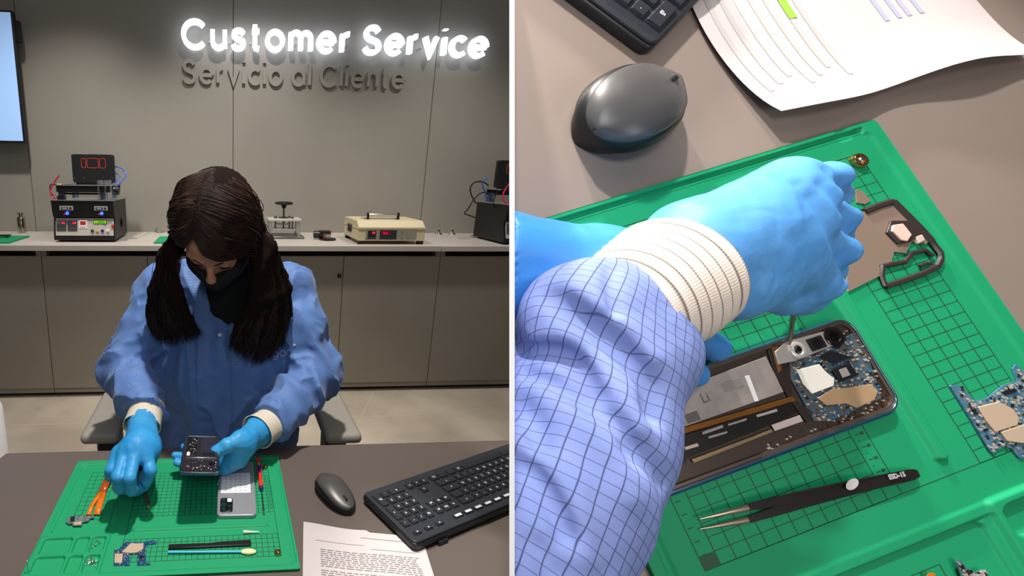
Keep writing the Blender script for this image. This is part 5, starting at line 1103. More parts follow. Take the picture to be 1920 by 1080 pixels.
# ================================================================ CLOSE-UP BENCH (right half), built in its own frame
K = lambda px, py, h=0.0: rp(px, py, h)
def solo_r(*a, **k): k['frame'] = RF; return solo(*a, **k)
c_ = [K(961.5, -60, -.003), K(961.5, 1150, -.003), K(1990, 1150, -.003), K(1990, -60, -.003)]
m = MB(); cb_ = [K(961.5, -60, -.023), K(961.5, 1150, -.023), V3(c_[2].x, c_[2].y, -.023), V3(c_[3].x, c_[3].y, -.023)]
m.add([tuple(p) for p in c_] + [tuple(p) for p in cb_], [(0, 1, 2, 3), (7, 6, 5, 4)] + [(i, (i + 1) % 4, 4 + (i + 1) % 4, 4 + i) for i in range(4)]); m_desk2 = mat('desk_laminate_close', (144, 129, 120), .42, var=(3, (136, 122, 113)))
solo_r('desk', m, m_desk2, 'grey-brown desk surface of the close-up bench, right of the white divider', 'desk')
AX = AS * .01; MR = lambda u, v, h: (v * AX, u * .01, h)
rm = solo_r('repair_mat', mat_mesh(MR, -15.9, 13.1), [m_mat, m_ink], 'green silicone mat with printed grid under the gloved hand of the close-up', 'mat', smooth=180, recalc=False, loc=(0, .07, -.003))
nA = (RFI.to_3x3() @ (ray(962, 0).cross(ray(962, 1080)))).normalized()
if nA.dot(K(1400, 500, 0) - RCAM) < 0: nA = -nA
bm = bmesh.new(); bm.from_mesh(rm.data); bmesh.ops.bisect_plane(bm, geom=bm.verts[:] + bm.edges[:] + bm.faces[:], plane_co=RCAM - Vector((0, .07, -.003)), plane_no=nA, clear_inner=True); bm.to_mesh(rm.data); bm.free()
kp = lambda px, py: K(px, py, 0.0)
# keyboard corner, mouse and sheet
e1r, e2r = V3(-.46, .888, 0), V3(-.888, -.46, 0); cr = K(1215, 101, .008); o_r = cr - e2r * .149
keyboard('black keyboard corner at the top of the close-up bench, above the mouse', (o_r.x, o_r.y, -.003), e1r, e2r, frame=RF, full=False, feet=False)
mouse('black mouse on the close-up bench, just below the keyboard corner', (-.054, .374, -.003), math.radians(15), frame=RF, L=.116, Wd=.084, H=.044)
A_ = K(1465, 208, .012); axr = V3(.999, -.045, 0) * .30; ayr = V3(.03, .999, 0) * .21
def Pr(a, b):
    q = A_ + axr * a + ayr * b; ed = math.exp(-b / .12); z = -.0025 + .0145 * ed * (1 + .25 * math.sin(a * 11)) + .004 * math.exp(-a / .08) * (1 - ed); q = q + V3(-.022 * math.sin(min(1, b * 1.1) * PI) * math.exp(-a / .2) * .6, 0, 0) - V3(0, .010 * math.sin(a * 7) * ed * .4, 0); return (q.x, q.y, z)
ls = []; rr = random.Random(9)
for i in range(9): ls.append((.05 + i * .045, .065 + i * .045, .15, .95, 1))
def band(a0, a1, b0, b1, mi): 
    pass
lsr = [(.05 + i * .05, .068 + i * .05, .12 + .03 * (i % 3), .95, 1) for i in range(7)]
pm = MB(); pm.grid([[Pr(i / 36, j / 26) for j in range(27)] for i in range(37)])
for a0, a1, b0, b1, mi in lsr: pm.grid([[Vector(Pr(a0 + (a1 - a0) * k / 2, b0 + (b1 - b0) * l / 20)) + V3(0, 0, .0004) for l in range(21)] for k in range(3)], mi)
pm.grid([[Vector(Pr(.30 + .03 * k, .48 + .25 * l / 6)) + V3(0, 0, .0007) for l in range(7)] for k in range(2)], 2)
for a0 in (.62, .67, .71, .76): pm.grid([[Vector(Pr(a0 + .018 * k, .35 + .3 * l / 6)) + V3(0, 0, .0004) for l in range(7)] for k in range(2)], 3)
solo_r('paper_sheet', pm, [mat('paper_close', (206, 196, 194), .8), mat('faint_print', (192, 184, 183), .8), mat('highlighter', (150, 205, 70), .7), mat('pen_blue', (178, 176, 200), .8)], 'creased white sheet with a green highlighter stroke at the top right', 'paper', smooth=180, recalc=False)

# ---------------------------------------------------------------- opened phone on the mat
X0, X1, Y0, Y1 = -.2050, .0335, .0598, .1392; ZT = .0078
t = Thing('phone', 'opened blue phone with battery and cameras lying on the close-up mat', 'phone', ((X0 + X1) / 2, (Y0 + Y1) / 2, .0002), RF)
m = MB(); m.prism(rrect(X0, Y0 - .0032, X1 + .0018, Y1, .013), .0002, .0048); t.part('back_shell', m, mat('phone_blue', (30, 84, 134), .25, .4), bevel=.0015, label='glossy blue outer shell')
def ring(z0, z1, a, b, r, mi=0):
    ro = rrect(X0 + a, Y0 + a, X1 - a, Y1 - a, r - a); ri = rrect(X0 + b, Y0 + b, X1 - b, Y1 - b, max(.002, r - b)); N_ = len(ro)
    mb = MB(); mb.add([(p[0], p[1], z) for z in (z0, z1) for q in (ro, ri) for p in q], [f for i in range(N_) for j in [(i + 1) % N_] for f in ((i, j, 2 * N_ + j, 2 * N_ + i), (N_ + i, N_ + j, 3 * N_ + j, 3 * N_ + i), (2 * N_ + i, 2 * N_ + j, 3 * N_ + j, 3 * N_ + i))]); return mb
t.part('frame', ring(.0045, ZT, .0, .0018, .013), mat('frame_metal', (125, 150, 175), .2, .9), bevel=.0004)
t.part('inner_lip', ring(.0045, .0068, .0018, .0042, .013), mat('lip_bronze', (104, 88, 78), .35, .5))
m = MB(); m.prism(rrect(X0 + .003, Y0 + .003, X1 - .003, Y1 - .003, .009), .0045, .0052); t.part('mid_plate', m, mat('mid_plate', (74, 62, 56), .4, .4))
S3 = lambda pts: z4(1240, 560, 3.0, pts)
def pz(name, pts, z, mm, h=.0009, parent=None, **k):
    m = MB(); m.prism([(p.x, p.y) for p in (K(x, y, z) for x, y in S3(pts))], z - h, z); return t.part(name, m, mm, bevel=.0003, parent=parent, **k)
bat = pz('battery', [(-120, 590), (590, 325), (690, 525), (-40, 780)], .0072, mat('battery_grey', (168, 158, 152), .35, var=(60, (150, 140, 136))), .002)
pz('battery_label', [(335, 480), (440, 440), (465, 490), (360, 530)], .0074, mat('label_grey', (140, 132, 128), .5), .0004, bat); pz('battery_label', [(470, 435), (495, 430), (550, 575), (525, 580)], .0075, m_white, .0003, bat); pz('battery_label', [(130, 655), (200, 630), (225, 680), (150, 705)], .0074, mat('label_dark', (96, 90, 86), .5), .0004, bat)
bt = text_mb('Li', .011, .0001); q_ = K(*S3([(235, 590)])[0], .0073); bt.xf(Matrix.Translation(q_)); t.part('battery_print', bt, mat('label_dark', (96, 90, 86), .5), parent=bat)
pz('gold_strip', [(60, 745), (740, 550), (760, 575), (60, 780)], .0068, mat('copper_strip', (150, 96, 40), .3, .6))
bar = pz('ribbon_cover', [(55, 790), (730, 580), (770, 640), (600, 715), (120, 910), (60, 900)], .0072, mat('black_foil', (24, 20, 20), .3), .0012)
for p in ([(535, 655), (650, 620), (655, 635), (540, 668)], [(230, 750), (345, 710), (350, 725), (235, 765)], [(265, 775), (370, 745), (372, 757), (268, 788)], [(375, 705), (480, 672), (482, 684), (378, 716)]): pz('print', p, .0074, mat('print_grey2', (150, 144, 142), .5), .0003, bar)
pz('terminal', [(130, 835), (205, 812), (212, 830), (138, 852)], .0076, mat('pad_pink', (206, 186, 174), .35, .3), .0004, bar)
pz('side_contact', [(620, 710), (780, 655), (800, 690), (640, 745)], .0070, mat('pad_pale', (196, 180, 178), .4, .2)); pz('bronze_rail', [(170, 905), (620, 735), (630, 750), (185, 925)], .0068, mat('rail_bronze', (172, 146, 112), .3, .6)); pz('end_flex', [(40, 905), (85, 890), (105, 945), (55, 960)], .0070, mat('copper_strip', (150, 96, 40), .3, .6)); pz('end_block', [(80, 885), (125, 870), (145, 915), (105, 950)], .0074, m_chip)
pz('camera_flex', [(600, 290), (690, 235), (720, 330), (740, 560), (860, 640), (820, 700), (700, 530), (640, 420)], .0066, mat('dark_flex', (44, 34, 30), .35)); pz('amber_flex', [(618, 255), (650, 240), (680, 400), (660, 420)], .0068, mat('flex_brown', (120, 70, 30), .35))
cam_p = pz('camera_bracket', [(640, 300), (700, 240), (930, 180), (970, 265), (760, 350), (660, 370)], .0074, mat('camera_silver', (200, 192, 186), .3, .5), .0012)
for (cx, cy), r, sq in (((770, 287), .0052, 0), ((876, 250), .0050, 1), ((975, 213), .0062, 0)):
    p = K(*S3([(cx, cy)])[0], .0085); m = MB()
    if sq: m.bb((p.x - r * 1.35, p.y - r, .0070), (p.x + r * 1.35, p.y + r, .0088)); m.lathe([(r * .8, 0), (r * .8, .0003), (0, .0003)], (p.x, p.y, .0088), mi=1)
    else: m.lathe([(r * 1.3, -.0015), (r * 1.3, .0), (r * 1.15, .0004), (r * .8, .0004), (r * .7, -.0003)], p, n=28, mi=0 if cx < 900 else 1); m.lathe([(r * .7, -.0003), (0, -.0003)], p, n=24, mi=1)
    t.part('camera_module', m, [mat('camera_ring', (222, 216, 210), .3, .3) if not sq else m_chip, mat('camera_glass', (22, 16, 18), .08)])
for p in ([(930, 190), (1000, 165), (1045, 225), (1000, 285), (940, 270)],): pz('camera_shade', p, .0070, m_chip)
pcb = pz('main_board', [(700, 340), (860, 320), (1100, 180), (1140, 260), (1225, 500), (1240, 560), (1060, 640), (960, 690), (860, 690), (790, 560), (730, 450)], .0066, mat('pcb_mixed', (92, 88, 84), .4, var=(160, (48, 84, 106))), .0012)
pz('shield_with_glare', [(765, 400), (890, 368), (925, 410), (975, 450), (970, 490), (850, 535), (800, 480)], .0080, mat('shield_painted_glare', (252, 248, 234), .35), .001)  # glare on the metal shield, painted in as a near-white colour
pz('tan_shield', [(880, 560), (960, 510), (1060, 500), (1180, 480), (1220, 520), (1200, 570), (1100, 615), (1040, 590), (930, 600)], .0078, mat('shield_tan', (184, 152, 116), .4, .2), .001)
pz('dark_module', [(880, 330), (960, 290), (1070, 330), (980, 365)], .0078, m_chip, .001); pz('sensor_module', [(960, 400), (1060, 360), (1110, 430), (1010, 470)], .0084, m_chip, .0014); pz('sensor_window', [(1000, 400), (1040, 385), (1065, 430), (1020, 445)], .0087, mat('window_silver', (205, 196, 190), .3, .4), .0003)
m = MB(); rr = random.Random(21); bl = [(p.x, p.y) for p in (K(x, y, .0066) for x, y in S3([(700, 340), (860, 320), (1100, 180), (1140, 260), (1225, 500), (1240, 560), (1060, 640), (960, 690), (860, 690), (790, 560), (730, 450)]))]
def ins_(x, y, P):
    r = False
    for i in range(len(P)):
        (x1, y1), (x2, y2) = P[i], P[i - 1]
        if (y1 > y) != (y2 > y) and x < (x2 - x1) * (y - y1) / (y2 - y1) + x1: r = not r
    return r
k = 0
while k < 420:
    x, y = rr.uniform(-.09, .03), rr.uniform(.062, .137)
    if not ins_(x, y, bl): continue
    s, s2 = rr.uniform(.0006, .0022), rr.uniform(.0005, .0016); m.bb((x, y, .0066), (x + s * 1.3, y + s2, .0069 + rr.random() * .0008), rr.choice((0, 0, 1, 2, 3, 4))); k += 1
for i in range(90):
    x, y = rr.choice(((rr.uniform(.0, .029), rr.uniform(.064, .134)), (rr.uniform(-.1, .02), rr.uniform(.0635, .068)))); m.bb((x, y, .0052), (x + .0014, y + .001, .0066), rr.choice((0, 1, 3)))
t.part('surface_components', m, [m_solder, m_gold, m_chip, mat('component_tan', (168, 160, 150), .4), mat('comp_blue2', (40, 120, 170), .35)], kind='stuff')

# ---------------------------------------------------------------- tweezers
t = Thing('tweezers', 'black tweezers with steel tips lying across the grid below the opened phone', 'tweezers', K(1510, 940, 0), RF)
TP = lambda px, py, h: K(px, py, h)
body = mat('esd_coat', (30, 25, 25), .32); tipm = mat('tip_steel2', (196, 182, 160), .25, .9)
m = MB(); pts = [(1719, 888), (1708, 891), (1650, 903), (1590, 916), (1520, 932), (1450, 950), (1400, 962)]; W_ = [.0034, .0042, .0046, .0046, .0042, .0034, .0024]
def blade(hs, off, name):
    m = MB(); N_ = len(pts)
    for s in (0,):
        L_, R2 = [], []
        for i, (x, y) in enumerate(pts):
            c = TP(x, y + off[i], hs[i]); a = TP(*pts[max(0, i - 1)], hs[i]); b = TP(*pts[min(N_ - 1, i + 1)], hs[i]); d = (b - a).normalized(); nn = V3(-d.y, d.x, 0); L_.append(c + nn * W_[i]); R2.append(c - nn * W_[i])
        e_ = (L_[0] + R2[0]) / 2; o_d = (TP(*pts[0], hs[0]) - TP(*pts[1], hs[1])).normalized(); L_.insert(0, e_ + (L_[0] - e_) * .72 + o_d * .0024); R2.insert(0, e_ + (R2[0] - e_) * .72 + o_d * .0024)
        top = L_ + R2[::-1]; n2 = len(top); m.add([tuple(p) for p in top] + [(p.x, p.y, p.z - .0014) for p in top], [tuple(range(n2)), tuple(range(n2, 2 * n2))[::-1]] + [(i, (i + 1) % n2, n2 + (i + 1) % n2, n2 + i) for i in range(n2)])
    return t.part(name, m, body, bevel=.0005)
a1 = blade([.0050, .0055, .0066, .0078, .0080, .0072, .0062], [0, 0, 0, -1, -4, -8, -10], 'upper_arm'); a2 = blade([.0036, .0036, .0036, .0034, .0028, .0022, .0020], [0, 0, 0, 2, 6, 10, 14], 'lower_arm')
for (x0, y0, x1, y1, hh, h2) in ((1402, 952, 1312, 973, .006, .004), (1402, 975, 1312, 992, .002, .001)):
    m = MB(); m.tube([TP(x0, y0, hh), TP(x0 - 35, y0 + (y1 - y0) * .38, hh), TP(x1, y1, h2)], [.0026, .0018, .0006], 10, flat=.5); t.part('tip', m, tipm)
m = MB(); c = TP(1598, 908, .0081); m.add([tuple(c + V3(.0062 * math.cos(a), .0034 * math.sin(a) + .001 * math.cos(a), 0)) for a in [k * PI / 12 for k in range(24)]], [tuple(range(24))]); t.part('print', m, mat('print_silver', (190, 186, 186), .4), parent=a1)
tt = text_mb('ESD-15', .0048, .0001, .0002); q_ = TP(1668, 899, .0074); d_ = (TP(1712, 890, .006) - TP(1650, 903, .006)).normalized(); tt.xf(Matrix.Translation(q_) @ Matrix((d_, V3(-d_.y, d_.x, 0), V3(0, 0, 1))).transposed().to_4x4()); t.part('print', tt, mat('print_silver', (190, 186, 186), .4), parent=a1)

# ---------------------------------------------------------------- boards and bracket on the mat
S5 = lambda pts: z4(1700, 680, 5.4, pts)
bp = mat('pcb_bright', (48, 104, 142), .35, var=(200, (98, 120, 128)))
board('circuit_board', 'large blue circuit board with tan plates at the right edge of the mat', kp,
      S5([(415, 240), (430, 225), (530, 235), (620, 350), (670, 390), (790, 360), (950, 230), (1060, 195), (1100, 190), (1050, 60), (1080, 20), (1160, 90), (1400, 160), (1400, 960), (1120, 965), (1080, 930), (1040, 870), (960, 845), (890, 880), (850, 920), (810, 890), (640, 600)]), .0004,
      [S5([(670, 450), (880, 395), (1020, 470), (1080, 560), (1060, 630), (840, 700), (760, 600)]), S5([(900, 700), (1080, 640), (1400, 560), (1400, 820), (1100, 810), (960, 790)])], [S5([(930, 290), (1040, 260), (1075, 290), (960, 330)])], 300, frame=RF, seed=6, th=.0012, pcb=bp, comp=.0016)
S36 = lambda pts: z4(1580, 280, 3.6, pts)
t = Thing('phone_bracket', 'dark phone bracket with a tan plate and pink window, right of the glove', 'phone part', K(1680, 450, 0), RF)
def fz(pts, w, z, h, name, mm):
    ps = [K(x, y, z) for x, y in S36(pts)]; m = MB(); m.tube(ps, w, 6, flat=.6); t.part(name, m, mm)
brk = mat('bracket_dark', (52, 42, 42), .4)
m = MB(); m.prism([(p.x, p.y) for p in (K(x, y, .002) for x, y in S36([(120, 430), (160, 410), (340, 350), (380, 390), (520, 540), (590, 620), (560, 640), (470, 620), (430, 700), (350, 690), (330, 770), (250, 780), (260, 850), (100, 930), (40, 960), (20, 700), (60, 500)]))], .0006, .0018); t.part('tan_plate', m, mat('plate_tan', (142, 122, 108), .4, .2))
for pts, w in (([(150, 420), (230, 385), (340, 350)], .0030), ([(340, 350), (430, 440), (520, 530), (600, 620)], .0034), ([(600, 620), (660, 700), (665, 740), (640, 790)], .0028), ([(640, 790), (540, 840), (430, 880), (290, 925)], .0026), ([(290, 925), (265, 860), (270, 790), (330, 775), (420, 760)], .0022), ([(420, 760), (470, 700), (560, 680), (610, 720)], .0020), ([(520, 790), (560, 770), (600, 770)], .0016)): fz(pts, w, .0020, 0, 'frame_bar', brk)
for nm, p, mm, h in (('frame_block', [(330, 480), (300, 560), (380, 640), (470, 620), (540, 560), (450, 480)], brk, .0034), ('camera_window', [(345, 510), (410, 500), (470, 575), (440, 620), (400, 612), (340, 550)], mat('window_pink', (235, 190, 175), .3, emit=0), .0048), ('contact', [(500, 590), (540, 575), (560, 610), (520, 635)], mat('contact_pale', (200, 180, 165), .4), .0040)):
    m = MB(); m.prism([(q.x, q.y) for q in (K(x, y, h) for x, y in S36(p))], .001, h); t.part(nm, m, mm, bevel=.0005)
m = MB(); m.prism([(p.x, p.y) for p in (K(x, y, .001) for x, y in S36([(90, 270), (130, 280), (190, 345), (150, 370), (95, 360)]))], .0002, .0012); solo_r('metal_clip', m, mat('plate_tan', (142, 122, 108), .4, .2), 'small tan metal piece on the mat, between the glove and the brass cup', 'phone part')
nut('brass cup near the top corner of the close-up mat, above the knuckles', K(1606, 303, 0), RF, 1.15)
S8 = lambda pts: z4(1700, 980, 8.73, pts)
board('connector_board', 'small teal connector board cut by the bottom edge of the photo', kp, S8([(770, 640), (810, 590), (880, 640), (920, 720), (1010, 760), (1100, 800), (1200, 760), (1270, 760), (1290, 900), (1290, 1300), (900, 1300), (880, 900), (830, 780)]), .0004, [], [S8([(930, 770), (1000, 760), (1010, 810), (950, 830)])], 90, frame=RF, seed=8, pcb=mat('pcb_teal', (70, 110, 120), .4), comp=.0024)
m = MB(); m.prism([(p.x, p.y) for p in (K(x, y, .001) for x, y in S8([(340, 870), (380, 830), (450, 825), (480, 870), (480, 1300), (340, 1300)]))], .0003, .0009); solo_r('ribbon_cable', m, m_flex, 'tip of an amber ribbon cable at the bottom edge beside the connector board', 'cable')

# ================================================================ GLOVED TECHNICIAN (arms only)
m_slv = grid_mat('sleeve_cloth', (122, 138, 194), (30, 34, 76), .0068, .00042, .75, soft=.95, bump=(500, .12, .0006), weak=.75)
m_cuf2 = grid_mat('knit_cuff_close', (216, 202, 190), (60, 54, 50), .0084, .0013, .85, su=0, sv=1, soft=.9, rib=(.0016, .15, 0))
m_glv2 = mat('nitrile_close', (92, 158, 222), .52, spec=.3, var=(20, (82, 152, 220)), bump=(120, .3, .001))
nA = (RFI.to_3x3() @ (ray(962, 0).cross(ray(962, 1080)))).normalized()
if nA.dot(K(1400, 500, 0) - RCAM) < 0: nA = -nA
nA_, oA = a3(nA), a3(RCAM)
def clipL(d, P): return np.maximum(d, -((P - oA) @ nA_))
wa, wb = K(1305, 455, .084), K(1345, 515, .076)
palm = [sd_cap(wa, K(1480, 352, .086), .031, .0215), sd_cap(K(1318, 482, .082), K(1492, 398, .086), .031, .0215), sd_cap(wb, K(1478, 450, .082), .028, .021), sd_cap(K(1358, 535, .072), K(1460, 505, .070), .024, .019)]
fing = [chain([K(1475, 350, .084), K(1550, 338, .072), K(1556, 368, .050), K(1520, 400, .036)], [.0155, .0125, .0115, .010]),
        chain([K(1480, 388, .086), K(1563, 408, .070), K(1552, 446, .045), K(1515, 450, .034)], [.0155, .0128, .0118, .010]),
        chain([K(1478, 425, .085), K(1560, 474, .066), K(1542, 508, .042), K(1505, 510, .034)], [.0160, .0132, .012, .0105]),
        chain([K(1462, 468, .081), K(1534, 528, .062), K(1512, 552, .042), K(1490, 556, .034)], [.0165, .0135, .012, .010])]
thumb = chain([K(1372, 545, .066), K(1425, 545, .056), K(1470, 558, .046), K(1488, 566, .036)], [.0195, .0150, .0125, .0105])
def handsd(g):
    pal = union([sd_cap(*q) for q in [(wa, K(1480, 352, .086), .0275 + g, .0215 + g), (K(1318, 482, .082), K(1492, 398, .086), .0275 + g, .0215 + g), (wb, K(1478, 450, .082), .026 + g, .021 + g), (K(1358, 535, .072), K(1460, 505, .070), .024 + g, .019 + g)]], .016)
    fs = [union(f, .006) for f in fing]; th = union(thumb, .006)
    def f(P):
        d = pal(P); fd = None
        for q in fs: v = q(P) - g; fd = v if fd is None else smin(fd, v, .0055)
        return smin(smin(d, fd, .010), th(P) - g, .010)
    f.bb = (np.min([x.bb[0] for x in [pal, th] + fs], axis=0) - .004, np.max([x.bb[1] for x in [pal, th] + fs], axis=0) + .004); return f
HR = handsd(0.0); HRi = handsd(-.0045)
other = [sd_cap(K(900, 545, .04), K(1080, 560, .035), .030, .026), sd_cap(K(900, 462, .05), K(1120, 506, .045), .031, .029), sd_cap(K(1120, 506, .045), K(1235, 575, .032), .030, .020), sd_cap(K(1120, 520, .04), K(1215, 610, .032), .026, .018)]
ofing = [chain([K(1225, 580, .032), K(1290, 622, .026), K(1338, 652, .014)], [.0135, .0120, .0105]), chain([K(1205, 610, .032), K(1255, 668, .026), K(1298, 700, .016)], [.0135, .0120, .0100])]
OT = union(other, .02); OFs = [union(f, .005) for f in ofing]
def othsd(g):
    def f(P):
        d = OT(P) - g
        for q in OFs: d = smin(d, q(P) - g, .006)
        return clipL(d, P)
    f.bb = (np.min([x.bb[0] for x in [OT] + OFs], axis=0), np.max([x.bb[1] for x in [OT] + OFs], axis=0)); return f
ARM = [(1140, 590, .085, .0350), (1112, 680, .085, .0430), (1075, 815, .085, .0460), (1010, 925, .085, .0500), (905, 1060, .085, .056), (780, 1220, .085, .060)]
ap = [K(x, y, h) for x, y, h, r in ARM]; ar_ = [q[3] for q in ARM]
wst = K(1235, 540, .084)
inner = union([sd_cap(wa, wst, .026, .026), sd_cap(wst, ap[0], .027, .028)] + [sd_cap(ap[i], ap[i + 1], .03 + .004 * i, .033 + .004 * i) for i in range(len(ap) - 1)], .01)
_o = othsd(-.004)
def inn(P): 
    d = smin(HRi(P), inner(P), .01); o2 = _o(P); return clipL(np.minimum(d, o2), P)
_o = othsd(-.004); inn.bb = (np.minimum(np.minimum(HRi.bb[0], inner.bb[0]), _o.bb[0]), np.maximum(np.maximum(HRi.bb[1], inner.bb[1]), _o.bb[1]))
pm_ = nets(inn, .0035, pad=.008); locp = (-.2, .17, 0)
po = info(link_mesh('person', pm_, m_skin, locp, smooth=180, recalc=False), 'technician seen only as gloved hands, one blue checked sleeve and a white cuff', 'person'); po.matrix_world = RF @ Matrix.Translation(Vector(locp))
P2 = Thing.__new__(Thing); P2.o = po; P2.loc = Vector(locp)
cam_l = a3(RCAM)
def scr(P):
    """view coordinates of bench-frame points, used only to lay folds along the lines the photo shows"""
    Q = P @ np.array(RF.to_3x3()).T + np.array(RF.translation) - np.array(CAM); c = Q @ np.array(WM); return np.c_[PX + F * c[:, 0] / c[:, 2], PY + F * c[:, 1] / c[:, 2]]
def plane_curves(curves, h):
    out = []
    for pts, amp, wdt in curves:
        q = np.array(spline([tuple(K(x, y, h)) for x, y in pts], 5)); out.append((q, amp, wdt))
    return out
def fold_field(P, curves, zmin=None):
    d = np.zeros(len(P))
    for q, amp, wdt in curves:
        best = np.full(len(P), 1e9)
        for a, b in zip(q, q[1:]):
            ba = (b - a); pa = P - a; h = np.clip(pa @ ba / (ba @ ba), 0, 1); r = pa - h[:, None] * ba; best = np.minimum(best, (r ** 2).sum(1))
        d += amp * 1.25 * np.exp(-np.sqrt(best) / (wdt * .8))
    return d
# curves that lie on the visible skin of the sleeve: traced by marching the view ray to the base shape
sleeve_base = union([sd_cap(ap[i], ap[i + 1], ar_[i], ar_[i + 1]) for i in range(len(ap) - 1)] + [sd_ell(K(1085, 575, .10), (.036, .030, .028)), sd_ell(K(1215, 655, .09), (.026, .028, .026))], .02)
def march(px, py, f, t0=.12):
    d = a3((RFI.to_3x3() @ ray(px, py)).normalized()); o = cam_l; tt = t0
    for _ in range(60):
        h = float(f((o + d * tt)[None])[0]); tt += h * .8
        if h < .0004: return o + d * tt
        if tt > .7: return None
    return o + d * tt
def on_skin(curves, f):
    out = []
    for pts, amp, wdt in curves:
        q = [march(p[0], p[1], f) for p in spline(pts, 4)]; q = [p for p in q if p is not None]
        if len(q) > 1: out.append((np.array(q), amp, wdt))
    return out
SF = [([(1035, 556), (1065, 580), (1110, 612), (1160, 652), (1195, 690), (1222, 728), (1228, 775)], .0100, .0070), ([(968, 655), (1010, 655), (1060, 668), (1090, 700), (1110, 740)], .0085, .0075),
      ([(966, 868), (1005, 895), (1035, 940), (1062, 1000)], .0100, .0060), ([(985, 700), (1060, 730), (1150, 790), (1190, 850)], .0050, .0080), ([(1150, 500), (1148, 540), (1152, 585)], .0040, .0050),
      ([(1190, 840), (1230, 880), (1248, 905)], .0060, .0060), ([(968, 760), (1000, 790), (1010, 830)], .0060, .0090), ([(1040, 1075), (1020, 1040), (1000, 1020)], .005, .007),
      ([(1080, 540), (1130, 580), (1180, 620), (1220, 670)], -.0050, .0090), ([(1000, 640), (1060, 630), (1110, 670), (1160, 740), (1200, 800)], -.0055, .0100), ([(1000, 720), (1080, 780), (1150, 860), (1180, 930)], -.0040, .0120), ([(970, 830), (1030, 880), (1080, 960), (1090, 1040)], -.0050, .0110)]
SFc = on_skin([(p, a * (2.3 if a > 0 else 1.0), w_ * (.55 if a > 0 else .9)) for p, a, w_ in SF], sleeve_base)
ac_ = a3((wst - ap[0]).normalized()) if False else a3((K(1235, 520, .084) - K(1150, 590, .084)).normalized()); cutp = a3(K(1232, 545, .084))
def slv(P):
    d = sleeve_base(P); nr = np.abs(d) < .03; e = np.zeros(len(P)); e[nr] = fold_field(P[nr], SFc); d = d + e + .0022 * (np.clip(fold3(P * np.array([1., .6, 1.]), 24, 2), 0, 1) ** .7 - .3) + .0004 * noise3(P, 90, 5)
    q = P - cutp; near = (np.linalg.norm(q, axis=1) < .11); s = q @ ac_ ; d = np.where(near, np.maximum(d, s + .0015 * np.sin(P[:, 0] * 300)), d); return clipL(d, P)
slv.bb = sleeve_base.bb; sm = nets(slv, .0021, pad=.008); SU = bone_uv(sm.v, [(ap[i], ap[i + 1], .05, sum((ap[j + 1] - ap[j]).length for j in range(i))) for i in range(len(ap) - 1)])
# continuous weave coordinates: along and across the forearm, wrapping down its sides
V = np.array(sm.v); dA = a3((ap[3] - ap[0]).normalized()); xA = np.cross(dA, [0, 0, 1.]); xA /= np.linalg.norm(xA); q = V - a3(ap[0]); al = q @ dA; ac2 = q @ xA; cz = V[:, 2] - .085
SU = np.c_[.055 * np.arctan2(ac2, cz + .02) + .0035 * noise3(V, 25, 3), al + .006 * noise3(V, 18, 6) + .25 * cz]
slo = P2.part('sleeve', sm, m_slv, uv=SU, smooth=180, recalc=False, label='pale blue sleeve woven with a dark square grid')
# cuff
c0, c1 = K(1158, 592, .084), K(1270, 508, .083); d = (c1 - c0).normalized(); x, y, _ = basis(d); rows = []; uv = []; n = 64; L = (c1 - c0).length; st = 26
for i in range(st + 1):
    tq = i / st; r = .0375 + .0035 * tq + .0015 * math.sin(PI * tq) + .0006 * math.sin(i * 1.9); row = []
    for k in range(n):
        a = 2 * PI * k / n; wob = 1 + .012 * math.sin(3 * a + tq * 5); row.append(c0 + d * (L * tq + .004 * math.sin(2 * a)) + (x * math.cos(a) * 1.0 + y * math.sin(a) * 1.0) * r * wob); uv.append((k / n * .22, L * tq))
    rows.append(row)
m = MB(); m.grid(rows, closed=True); o = P2.part('cuff', m, m_cuf2, uv=uv, smooth=180, recalc=False, label='cream knit cuff with thin dark rings'); o.modifiers.new('s', 'SOLIDIFY').thickness = .0022
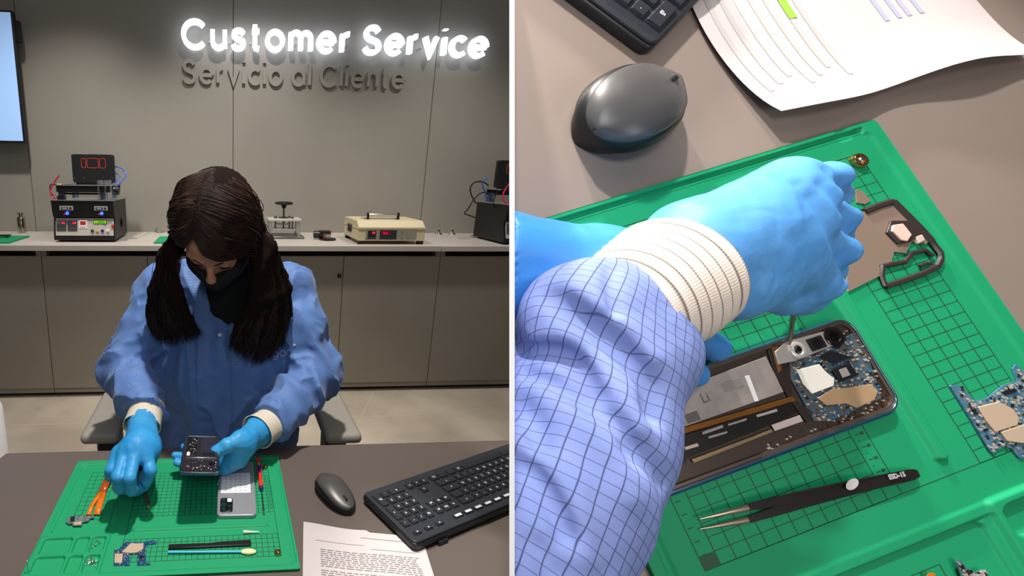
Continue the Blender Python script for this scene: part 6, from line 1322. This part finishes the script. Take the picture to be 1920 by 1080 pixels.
# glove of the working hand
GF = on_skin([([(1560, 318), (1585, 345), (1606, 380)], .0065, .0040), ([(1548, 345), (1575, 372), (1596, 408), (1613, 446)], .0070, .0040), ([(1530, 370), (1552, 402), (1580, 455), (1592, 505), (1594, 520)], .0070, .0040),
             ([(1500, 345), (1545, 400), (1568, 450), (1582, 500)], .0035, .0035), ([(1560, 395), (1590, 425)], .0010, .002), ([(1588, 470), (1612, 480)], .0016, .002), ([(1590, 485), (1608, 492)], .0016, .002),
             ([(1410, 562), (1430, 522), (1428, 508)], .0016, .002), ([(1440, 562), (1458, 522), (1455, 508)], .0016, .002), ([(1470, 562), (1488, 528), (1484, 510)], .0018, .002), ([(1500, 562), (1518, 528), (1516, 508)], .0020, .002), ([(1530, 560), (1548, 528), (1546, 505)], .0018, .002), ([(1555, 552), (1570, 520)], .0016, .002),
             ([(1560, 560), (1582, 540), (1592, 520)], .0014, .002), ([(1400, 575), (1415, 540), (1405, 500)], .0012, .0022), ([(1350, 440), (1400, 400), (1450, 400), (1460, 440)], .0006, .003), ([(1280, 400), (1340, 380), (1380, 420), (1370, 470)], .0007, .003), ([(1420, 330), (1480, 360), (1500, 410)], -.0012, .006), ([(1395, 350), (1450, 372), (1480, 425)], -.0010, .006)], HR)
ga = a3(K(1235, 530, .084)); gd_ = a3(d)
gfw = sd_cap(wst, wa, .030, .030)
def glv(P):
    dd = smin(HR(P), gfw(P), .012); dd = np.maximum(dd, -((P - ga) @ gd_)); nr = np.abs(dd) < .012; e = np.zeros(len(P)); e[nr] = fold_field(P[nr], GF)
    q = P * np.array([1.0, .45, 1.0]); wv = np.exp(-(np.maximum(0, P[:, 1] - .19) / .02) ** 2); return dd + e + .0006 * (fold3(P, 55, 3) - .3) + .0011 * wv * (np.abs(noise3(P * np.array([2.4, .6, .6]), 90, 7)) - .3)
glv.bb = HR.bb; P2.part('glove', nets(glv, .0015, pad=.006), m_glv2, smooth=180, recalc=False)
og = othsd(.0006)
def og2(P): return og(P) + .0014 * (np.abs(noise3(P, 60, 9)) - .3)
og2.bb = og.bb; P2.part('glove', nets(og2, .0022, pad=.006), mat('nitrile_deep', (62, 140, 214), .42, bump=(120, .3, .001)), smooth=180, recalc=False)
# screwdriver held upright by the fingers
t = Thing('screwdriver', 'thin screwdriver held in the gloved fist, its blade on the opened phone', 'screwdriver', K(1480, 645, .0085), RF)
top_, tip_ = K(1491, 560, .045), K(1480, 646, .0085); m = MB(); m.tube([top_, top_.lerp(tip_, .9), tip_], [.0016, .0015, .0008], 12); t.part('blade', m, mat('blade_steel', (150, 138, 128), .25, .9))
m = MB(); dd_ = (top_ - tip_).normalized(); m.tube([top_ - dd_ * .004, top_ + dd_ * .004, top_ + dd_ * .03], [.0026, .0034, .0045], 16); t.part('handle', m, mat('driver_maroon', (110, 40, 50), .35))
